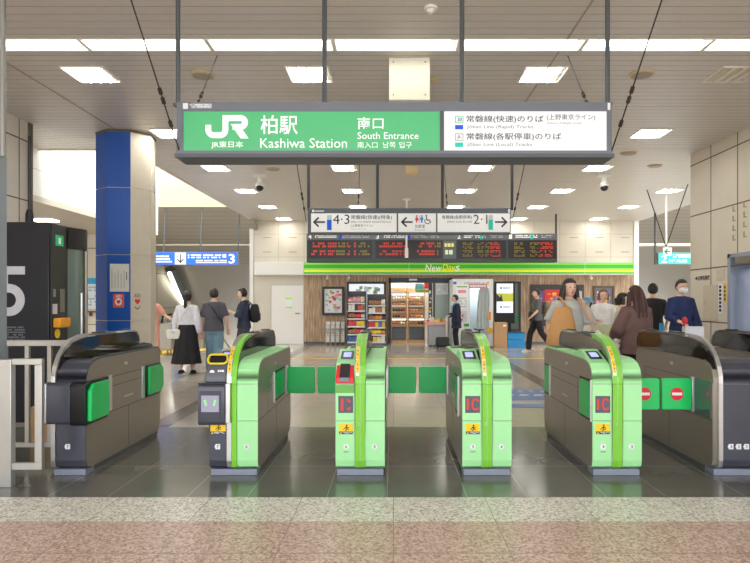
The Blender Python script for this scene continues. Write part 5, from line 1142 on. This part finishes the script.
def person(label, x, y, h, rz, top=(200,200,200), sleeve=1.0, hem=.5, loose=.012, bottom='pants', bcol=(40,40,44), skirt=None, shoes=(40,40,44), hair=('short',(40,32,30)), arms=None, stride=(0,0), mask=False, tilt=0, group=None, z=0, topname='shirt', bag=None, legw=.012):
    p = thing('person', label, 'person', (x, y, z), group, rz)
    A = {'L': ((-.135,-.015,.645),(-.140,.02,.495)), 'R': ((.135,-.015,.645),(.140,.02,.495))}
    if arms: A.update(arms)
    mb = MB(); mb.loft([ring(0, 0, zz, a, b) for zz, a, b in TOR])
    mb.tube([(0,-.004,.83),(0,.004,.885)], [.032,.029], 12)
    hd = Vector((0,.012+tilt,.932))
    mb.ell(hd, (.046,.056,.064), 18, 12); mb.ell(hd+Vector((0,.012,-.028)), (.036,.042,.040), 14, 8)
    mb.tube([hd+Vector((0,.052,.012)), hd+Vector((0,.066,-.014)), hd+Vector((0,.054,-.02))], [.005,.009,.006], 8)
    for s in (-1,1): mb.ell(hd+Vector((s*.047,-.004,-.006)), (.006,.011,.018), 8, 6)
    legs = {}
    for s, st, nm in ((-1, stride[0], 'L'), (1, stride[1], 'R')):
        hip = Vector((s*.05,0,.50)); ank = Vector((s*.052, st, .045+max(0,-st)*.18)); kn = knee(hip, ank, .022+abs(st)*.12)
        legs[nm] = (hip, kn, ank); cf = kn.lerp(ank,.3)-Vector((0,.012,0))
        mb.tube([hip+Vector((0,0,.02)), hip.lerp(kn,.35), kn, cf, kn.lerp(ank,.75), ank], [.056,.05,.034,.035,.025,.021], 14)
        mb.tube([ank+Vector((0,-.022,-.02)), ank+Vector((0,.03,-.026)), ank+Vector((0,.085,-.034))], [.021,.021,.012], 10)
    for s, nm in ((-1,'L'),(1,'R')):
        sh = Vector((s*.092,0,.800)); el = Vector(A[nm][0]); wr = Vector(A[nm][1])
        mb.tube([sh-Vector((s*.03,0,-.005)), sh, sh.lerp(el,.5), el, el.lerp(wr,.35), wr], [.03,.032,.026,.021,.021,.0145], 12)
        d = (wr-el).normalized(); side = d.cross(Vector((0,0,1)) if abs(d.z) < .9 else Vector((0,1,0))).normalized(); nrm = d.cross(side)
        pe = wr+d*.05
        for k in range(-1, 2): mb.tube([wr+side*k*.005, pe+side*k*.012], [.011,.011], 8)
        for k, L in enumerate((.036,.043,.041,.032)):
            b = pe+side*(k-1.5)*.0105; m = b+d*L*.5+nrm*.004; e = m+d*L*.42+nrm*.012
            mb.tube([b-d*.008, b, m, e], [.0058,.0058,.0054,.0045], 8)
        tb = wr+d*.014+side*.014; mb.tube([wr+d*.006, tb+side*.008, tb+side*.014+d*.02, tb+side*.012+d*.036+nrm*.006], [.0075,.0075,.0066,.005], 8)
    fuse(mb, 'body', SKINM, p, .0075, h, 3)
    # clothes
    col = f'cloth_{top[0]}_{top[1]}_{top[2]}'
    tm = M(col, top, .8, noise=.08, scale=14, bump=.2)
    mb = MB(); g = loose; rr = [(hem, .092+g*1.35, .066+g*1.5)] + [(zz, a+g*(1.2 if zz < .7 else .7), b+g*(1.3 if zz < .7 else .8)) for zz, a, b in TOR if zz > hem+.02 and zz < .84] + [(.846,.043,.04)]
    mb.loft([ring(0, 0, zz, a, b) for zz, a, b in rr])
    for s, nm in ((-1,'L'),(1,'R')):
        sh = Vector((s*.092,0,.800)); el = Vector(A[nm][0]); wr = Vector(A[nm][1])
        pts = [sh-Vector((s*.035,0,-.004)), sh, sh.lerp(el,.5)]; rs = [.034+g*.4,.037+g*.5,.032+g*.7]
        if sleeve >= .5: pts.append(sh.lerp(el, min(1,.5+.5*(sleeve-.3)/.4)) if sleeve < .7 else el); rs.append(.028+g*.9)
        if sleeve >= .7: pts += [el.lerp(wr,.5), el.lerp(wr, .5+.45*(sleeve-.7)/.3)]; rs += [.027+g*.8,.02+g*.9]
        mb.tube(pts, rs, 12)
    fuse(mb, topname, tm, p, .010, h)
    bm_ = M(f'cloth_{bcol[0]}_{bcol[1]}_{bcol[2]}', bcol, .8, noise=.08, scale=14, bump=.2)
    if bottom == 'pants':
        mb = MB(); mb.loft([ring(0,0,zz,a+.008,b+.009) for zz, a, b in TOR if zz < .61])
        for nm in ('L','R'):
            hip, kn, ank = legs[nm]; mb.tube([hip+Vector((0,0,.03)), hip.lerp(kn,.4), kn, kn.lerp(ank,.5), ank+Vector((0,-.004,-.012))], [.060,.053+legw*.5,.040+legw*.7,.036+legw,.033+legw], 14)
        fuse(mb, 'trousers', bm_, p, .011, h)
    else:
        zt, zb, fl = .64, skirt[0], skirt[1]; mb = MB(); rings = []; N = 40; sy = (stride[0]+stride[1])/2
        for j in range(11):
            t = j/10; zz = zt+(zb-zt)*t; wv = .10*t
            a0 = .088+(.02 if j else 0)+fl*t**1.1; b0 = .064+(.02 if j else 0)+fl*.85*t**1.1+max(abs(stride[0]), abs(stride[1]))*.3*t
            rings.append([((a0*(1+wv*math.cos(9*2*math.pi*k/N)))*math.cos(2*math.pi*k/N), sy*t+(b0*(1+wv*math.cos(9*2*math.pi*k/N+.6)))*math.sin(2*math.pi*k/N), zz) for k in range(N)])
        mb.loft(rings); plain(mb, 'skirt', bm_, p, h)
    sm = M(f'shoe_{shoes[0]}_{shoes[1]}_{shoes[2]}', shoes, .5, noise=.05)
    for nm in ('L','R'):
        a = legs[nm][2]; mb = MB(); mb.tube([a+Vector((0,-.03,-.022)), a+Vector((0,.0,-.018)), a+Vector((0,.05,-.026)), a+Vector((0,.098,-.033))], [.021,.026,.025,.015], 12)
        mb.box(a.x-.024, a.x+.024, a.y-.045, a.y+.1, a.z-.045, a.z-.036); plain(mb, 'shoe', sm, p, h)
    kind, hc = hair; hm_ = M(f'hair_{hc[0]}_{hc[1]}_{hc[2]}', hc, .45, noise=.15, scale=40, stretch=(1,1,.2))
    mb = MB(); n, m = 20, 14; rings = []
    for j in range(m+1):
        th = math.pi*(j+.02)/(m+.04); zz = -math.cos(th); q = math.sin(th); rg = []
        for k in range(n):
            a = 2*math.pi*k/n; v = Vector((.055*q*math.cos(a), .065*q*math.sin(a)-.004, .068*zz+.010))
            if v.y > .014 and v.z < .030: v = Vector((v.x*.72, .012-.2*(v.y-.012), v.z))
            if v.z < -.03 and kind == 'short': v = Vector((v.x*.9, v.y*.92, max(v.z,-.06)))
            rg.append(hd+v)
        rings.append(rg)
    mb.loft(rings)
    if kind == 'long':
        for xx, w in ((-.028,.026),(0,.03),(.028,.026)):
            mb.tube([hd+Vector((xx*.8,-.03,.03)), hd+Vector((xx*1.2,-.046,-.03)), hd+Vector((xx*1.4,-.062,-.10)), hd+Vector((xx*1.3,-.074,-.17)), hd+Vector((xx*1.1,-.078,-.225))], [w,w*1.05,w,w*.85,w*.4], 10)
        for s in (-1,1): mb.tube([hd+Vector((s*.042,.01,.02)), hd+Vector((s*.054,.004,-.04)), hd+Vector((s*.062,.002,-.12)), hd+Vector((s*.06,.006,-.17))], [.018,.02,.018,.008], 10)
    if kind == 'tail':
        mb.ell(hd+Vector((0,-.06,.018)), (.022,.02,.022), 10, 8); mb.tube([hd+Vector((0,-.065,.01)), hd+Vector((0,-.078,-.04)), hd+Vector((0,-.074,-.11)), hd+Vector((0,-.07,-.15))], [.02,.024,.021,.008], 10)
    if kind == 'bob':
        for s in (-1,1): mb.tube([hd+Vector((s*.044,0,.02)), hd+Vector((s*.05,0,-.05))], [.02,.018], 10)
        mb.tube([hd+Vector((0,-.05,.02)), hd+Vector((0,-.05,-.055))], [.04,.03], 10)
    fuse(mb, 'hair', hm_, p, .009, h, 3)
    for s in (-1,1): plain(MB().ell(hd+Vector((s*.0175,.0515,.004)), (.0075,.005,.004), 10, 6), 'eye', EYEM, p, h)
    if mask: plain(MB().ell(hd+Vector((0,.026,-.028)), (.042,.042,.032), 16, 10), 'face_mask', M('mask_white', (238,240,242), .7), p, h)
    else: plain(MB().ell(hd+Vector((0,.0535,-.034)), (.015,.006,.0045), 10, 6), 'mouth', LIPM, p, h)
    return p
def loc(p, h, v):
    """a point of the person's own frame (in body heights) in the hall"""
    c, s = math.cos(p.rotation_euler.z), math.sin(p.rotation_euler.z); v = Vector(v)*h
    return Vector((p.location.x+c*v.x-s*v.y, p.location.y+s*v.x+c*v.y, p.location.z+v.z))
PI = math.pi
# 1 couple walking away on the left
h = 1.58; w1 = person('woman seen from behind in white blouse and long black skirt with low ponytail', PX(187,12), 12.0, h, 0, (224,222,230), 1.0, .60, .02, 'skirt', (26,24,28), (.13,.06), (30,28,30), ('tail',(34,26,26)), stride=(-.07,.05))
a = loc(w1, h, (-.135,-.03,.50)); t = thing('shoulder_bag', 'small white shoulder bag at the hip of the woman in the black skirt', 'bag', a)
MB().rbox(a.x-.13, a.x+.13, a.y-.11, a.y-.03, a.z-.11, a.z+.07, .03).build('pouch', M('bag_white', (232,228,216), .5, noise=.03), t, bevel=.012)
s0 = loc(w1, h, (.02,-.085,.80)); MB().tube([a+Vector((.06,-.07,.06)), a.lerp(s0,.5)+Vector((.0,-.05,.02)), s0, loc(w1,h,(.05,-.03,.86))], .012, 8).build('strap', MATS['bag_white'], t)
MB().box(a.x-.03, a.x+.03, a.y-.115, a.y-.108, a.z+.0, a.z+.03).build('clasp', SILVER, t, smooth=False)
h = 1.64; m1 = person('man seen from behind in dark grey shirt and loose blue jeans', PX(214,12.1), 12.1, h, 0, (84,82,92), .6, .50, .02, 'pants', (110,142,160), None, (60,60,64), ('short',(44,32,26)), stride=(.05,-.05), arms={'R': ((.148,-.01,.655),(.150,.05,.53))}, legw=.024)
t = thing('crossbody_strap', 'black crossbody strap over the back of the man in grey', 'bag', loc(m1,h,(0,-.09,.7)))
MB().tube([loc(m1,h,v) for v in ((-.075,.0,.842),(-.05,-.058,.82),(.02,-.088,.75),(.08,-.088,.66),(.118,-.05,.60))], .013, 8).build('strap', BLACK, t)
# 2 man with backpack reading a phone
h = 1.66; m2 = person('man in navy shirt with black backpack looking at his phone', PX(244,13), 13.0, h, PI*.5, (48,58,80), .7, .50, .014, 'pants', (74,74,78), None, (40,40,44), ('short',(36,30,30)), arms={'L': ((-.125,.02,.65),(-.07,.13,.70)), 'R': ((.125,.02,.65),(.08,.13,.69))}, tilt=.012, stride=(.05,-.06))
def backpack(p, h, label, col, s=1.0):
    b = thing('backpack', label, 'backpack', loc(p,h,(0,-.12,.70))); nm = f'pack_cloth_{col[0]}_{col[1]}'
    mt = M(nm, col, .7, noise=.25 if col[0] > 60 else .1, scale=18)
    def mbx(v): return [tuple(loc(p,h,q)) for q in v]
    mb = MB(); rg = [[(w*math.cos(k*PI/8), -.115*s+d*math.sin(k*PI/8)-.02, z) for k in range(16)] for z, w, d in ((.575,.06*s,.035*s),(.60,.082*s,.055*s),(.70,.086*s,.062*s),(.775,.075*s,.05*s),(.805,.05*s,.03*s))]
    mb.loft([mbx(r) for r in rg]); mb.build('bag_body', mt, b)
    mb = MB(); mb.loft([mbx([(w*math.cos(k*PI/8), -.185*s+.02*math.sin(k*PI/8), z) for k in range(16)]) for z, w in ((.60,.05*s),(.64,.058*s),(.69,.05*s))]); mb.build('front_pocket', mt, b)
    for sd in (-1,1): MB().tube(mbx([(sd*.06,-.095,.79),(sd*.064,-.03,.852),(sd*.068,.05,.80),(sd*.07,.075,.72),(sd*.085,.02,.63)]), .014, 8).build('strap', mt, b)
    return b
backpack(m2, h, 'black backpack on the man reading his phone', (28,28,32))
a = loc(m2, h, (0,.19,.735)); t = thing('smartphone', 'pale smartphone held by the man with the black backpack', 'phone', a)
MB().box(a.x-.07, a.x+.01, a.y-.04, a.y+.04, a.z-.01, a.z+.0).build('phone', M('phone_white', (226,228,232), .3), t, bevel=.003)
# 3 person mostly hidden behind the column, arm out
h = 1.6; person('person in peach clothes mostly hidden behind the blue column, one arm stretched out', PX(151.5,14), 14.0, h, 0, (216,150,128), .5, .5, .012, 'pants', (222,160,142), None, (200,140,120), ('short',(60,44,40)), arms={'R': ((.19,.03,.66),(.285,.06,.61))})
# 4 shopper with luggage at the shop
h = 1.58; m4 = person('person in dark navy coat with pale blue scarf standing at the display table', PX(456.5,18.4), 18.4, h, PI*.5, (34,38,62), 1.0, .38, .02, 'pants', (24,24,30), None, (26,26,30), ('short',(30,26,26)), arms={'L': ((-.13,.02,.65),(-.10,.13,.62)), 'R': ((.13,.03,.65),(.10,.14,.60))}, tilt=.016, topname='coat')
t = thing('scarf', 'pale blue scarf hanging on the person in the navy coat', 'scarf', loc(m4,h,(0,.07,.75)))
MB().tube([loc(m4,h,v) for v in ((-.055,-.02,.85),(-.06,.045,.84),(-.035,.085,.78),(-.03,.088,.65))], [.024,.028,.026,.02], 10).build('scarf', M('scarf_blue', (122,170,206), .8, noise=.06), t)
a = loc(m4, h, (.02,.26,0)); t = thing('suitcase', 'black soft suitcase with white pull handle beside the shopper', 'suitcase', (a.x, a.y, 0))
MB().box(a.x-.2, a.x+.2, a.y-.13, a.y+.13, .05, .34).build('case_body', BLACK, t, bevel=.05)
MB().tube([(a.x+.12,a.y-.06,.34),(a.x+.12,a.y-.06,.95),(a.x+.12,a.y+.06,.95),(a.x+.12,a.y+.06,.34)], .012, 8).build('pull_handle', WHITE, t)
for q in (-.15,.15): MB().tube([(a.x+q,a.y-.1,.03),(a.x+q,a.y+.1,.03)], .03, 10).build('wheel', BLACK, t)
# 5 striding man with camouflage backpack
h = 1.73; m5 = person('man striding left in grey T-shirt and black track pants with white stripe', PX(537,17.2), 17.2, h, PI*.5, (96,98,98), .6, .50, .016, 'pants', (26,26,30), None, (214,214,216), ('short',(42,34,30)), stride=(-.23,.13), arms={'L': ((-.13,.03,.645),(-.12,.12,.56)), 'R': ((.13,-.04,.65),(.135,.03,.52))})
backpack(m5, h, 'camouflage backpack on the striding man', (128,116,96), 1.15)
t = thing('crossbody_bag', 'small black bag at the front of the striding man', 'bag', loc(m5,h,(0,.1,.58))); a = loc(m5,h,(-.05,.1,.575)); MB().box(a.x-.07, a.x+.07, a.y-.12, a.y+.12, a.z-.14, a.z+.14).build('pouch', BLACK, t, bevel=.04)
# 6 woman with tan tote
h = 1.68; w6 = person('woman in pale grey T-shirt with long dark hair, hand at her chin', PX(569,7.9), 7.9, h, PI+.15, (186,188,184), .62, .46, .022, 'pants', (120,120,122), None, (60,60,60), ('long',(48,38,36)), arms={'L': ((-.165,.05,.655),(-.06,.115,.80)), 'R': ((.160,-.01,.665),(.165,.06,.60))})
t = thing('tote_bag', 'large tan tote bag on the shoulder of the woman in pale grey', 'bag', loc(w6,h,(.12,.12,.62)))
TANM = M('tote_tan', (204,150,92), .6, noise=.05, scale=6)
rg = []
for z, w, d in ((.50,.105,.05),(.53,.125,.055),(.64,.105,.045),(.76,.068,.025),(.79,.058,.018)): rg.append([tuple(loc(w6,h,(.115-.02*(z-.5)/.3+w*math.cos(k*PI/8), .135-.1*(z-.5)+d*math.sin(k*PI/8), z))) for k in range(16)])
MB().loft(rg).build('bag_body', TANM, t); MB().tube([loc(w6,h,v) for v in ((.055,.12,.77),(.085,.06,.845),(.075,.0,.862),(.09,-.05,.83),(.12,.02,.70))], .014, 8).build('strap', TANM, t)
t = thing('sunglasses_case', 'dark red pouch dangling from the hand of the woman with the tan tote', 'pouch', loc(w6,h,(-.09,.16,.60))); a = loc(w6,h,(-.06,.18,.585)); MB().ell(a, (.10,.04,.045), 14, 8).build('pouch', M('pouch_maroon', (84,34,36), .5, noise=.05), t); MB().tube([a+Vector((.05,0,.02)), loc(w6,h,(-.12,.13,.62))], .006, 6).build('cord', BLACK, t)
a = loc(w6, h, (-.16,.14,.53)); t = thing('plastic_bag', 'white plastic bag held by the woman with the tan tote', 'bag', a); MB().loft([[(a.x+w*math.cos(k*PI/8), a.y+.5*w*math.sin(k*PI/8), a.z+z) for k in range(16)] for z, w in ((-.19,.07),(-.15,.14),(-.02,.12),(.07,.06),(.15,.015))]).build('bag_body', M('plastic_white', (236,236,238), .4, noise=.03), t)
# 7 small person with blue hat behind her
h = 1.45; p7 = person('person with pale blue bucket hat half hidden behind the woman with the tote', PX(588,12.4), 12.4, h, PI*.75, (196,206,210), .62, .48, .014, 'pants', (150,150,150), None, (90,90,90), ('bob',(60,48,44)))
a = loc(p7,h,(0,.008,.965)); t = thing('bucket_hat', 'pale blue bucket hat on the person behind the tote woman', 'hat', a); MB().loft([[(a.x+w*math.cos(k*PI/9), a.y+w*math.sin(k*PI/9), a.z+z) for k in range(18)] for z, w in ((-.03,.135),(.0,.105),(.02,.092),(.07,.082),(.078,.05))]).build('hat', M('hat_blue', (110,156,190), .8, noise=.05), t)
# 8 woman in white cardigan
h = 1.61; w8 = person('woman in white knit top and pale green skirt walking towards the gates', PX(603,11), 11.0, h, PI, (236,232,228), 1.0, .585, .014, 'skirt', (196,200,160), (.15,.05), (220,214,204), ('bob',(122,88,66)), arms={'R': ((.14,.02,.65),(.10,.12,.66)), 'L': ((-.145,-.01,.645),(-.15,.04,.52))}, stride=(.03,-.03))
a = loc(w8,h,(.155,.02,.55)); t = thing('canvas_bag', 'cream canvas bag on the arm of the woman in white', 'bag', a); MB().loft([[(a.x+w*math.cos(k*PI/8), a.y+.4*w*math.sin(k*PI/8), a.z+z) for k in range(16)] for z, w in ((-.2,.1),(-.17,.13),(0,.12),(.16,.07))]).build('bag_body', M('canvas_cream', (226,218,198), .8, noise=.04), t); MB().tube([a+Vector((0,0,.14)), loc(w8,h,(.13,.03,.68))], .012, 6).build('strap', MATS['canvas_cream'], t)
# 9 person in beige hidden between them
h = 1.52; person('person in pale sage top mostly hidden behind the woman in brown', PX(622,9.6), 9.6, h, -PI*.6, (206,204,184), .9, .5, .016, 'pants', (96,80,74), None, (70,60,56), ('bob',(40,32,30)), arms={'R': ((.13,.05,.66),(.10,.15,.60))})
# 10 woman in brown shirt, long hair, from behind
h = 1.59; w10 = person('woman in brown shirt with long reddish-brown hair seen from behind', PX(636,7.9), 7.9, h, .35, (112,84,80), 1.0, .46, .03, 'pants', (30,32,42), None, (40,40,44), ('long',(70,38,34)), arms={'L': ((-.15,.03,.655),(-.10,.13,.60)), 'R': ((.14,.04,.66),(.10,.15,.62))})
a = loc(w10,h,(-.145,.06,.52)); t = thing('plush_charm', 'white plush charm hanging beside the woman in brown', 'charm', a); WPL = M('plush_white', (226,216,206), .9, noise=.06)
mb = MB(); mb.ell(a, (.045,.03,.05), 12, 8); mb.ell(a+Vector((0,0,.07)), (.036,.03,.034), 12, 8)
for s in (-1,1): mb.tube([a+Vector((s*.03,0,.02)), a+Vector((s*.08,0,-.01))], .014, 8); mb.tube([a+Vector((s*.02,0,-.04)), a+Vector((s*.045,0,-.11))], .018, 8)
mb.build('plush', WPL, t); MB().tube([a+Vector((0,0,.09)), loc(w10,h,(-.12,.09,.62))], .008, 6).build('strap', WPL, t)
# 11 man in black from behind
h = 1.72; m11 = person('man in black T-shirt seen from behind at the right', PX(653,11.6), 11.6, h, -.4, (34,34,38), .62, .48, .016, 'pants', (50,50,56), None, (50,50,54), ('short',(28,24,24)), arms={'R': ((.155,.02,.655),(.13,.08,.54))})
a = loc(m11,h,(.1,.14,.55)); t = thing('folder', 'bright blue folder at the side of the man in black', 'folder', (PX(662.5,11.3), 11.3, .8)); r = R(660.5,326,664.5,333,11.3); MB().box(r[0], r[1], 11.3, 11.36, r[2], r[3]+.05).build('folder', M('folder_blue', (60,170,226), .5), t, smooth=False)
# 12 masked man in navy shirt
h = 1.75; m12 = person('man in navy button shirt and white face mask facing the gates', PX(681,10.3), 10.3, h, PI+.15, (34,48,92), .9, .46, .016, 'pants', (60,62,70), None, (50,50,54), ('short',(40,34,32)), mask=True, arms={'R': ((.145,.03,.65),(.10,.14,.61)), 'L': ((-.15,-.01,.645),(-.13,.09,.53))})
mb = MB()
for k in range(6): mb.ell(loc(m12,h,(.0,.079,.80-.045*k)), (.009,.006,.009), 8, 6)
mb.build('buttons', PAPER, m12, world=False) if False else None
t = thing('shopping_bag', 'white paper shopping bag held by the masked man', 'bag', loc(m12,h,(.05,.17,.5))); a = loc(m12,h,(-.0,.18,.50))
MB().box(a.x-.15, a.x+.15, a.y-.06, a.y+.06, a.z-.16, a.z+.12).build('bag_body', M('paper_bag', (226,228,232), .6, noise=.03), t, bevel=.006); MB().tube([a+Vector((-.06,0,.12)), a+Vector((-.03,0,.2)), a+Vector((.03,0,.2)), a+Vector((.06,0,.12))], .006, 6).build('handle', INK, t)
t = thing('red_pouch', 'red pouch in the hand of the masked man', 'pouch', loc(m12,h,(.09,.17,.62))); a = loc(m12,h,(.085,.185,.615)); MB().ell(a, (.045,.05,.075), 12, 8).build('pouch', PR, t)
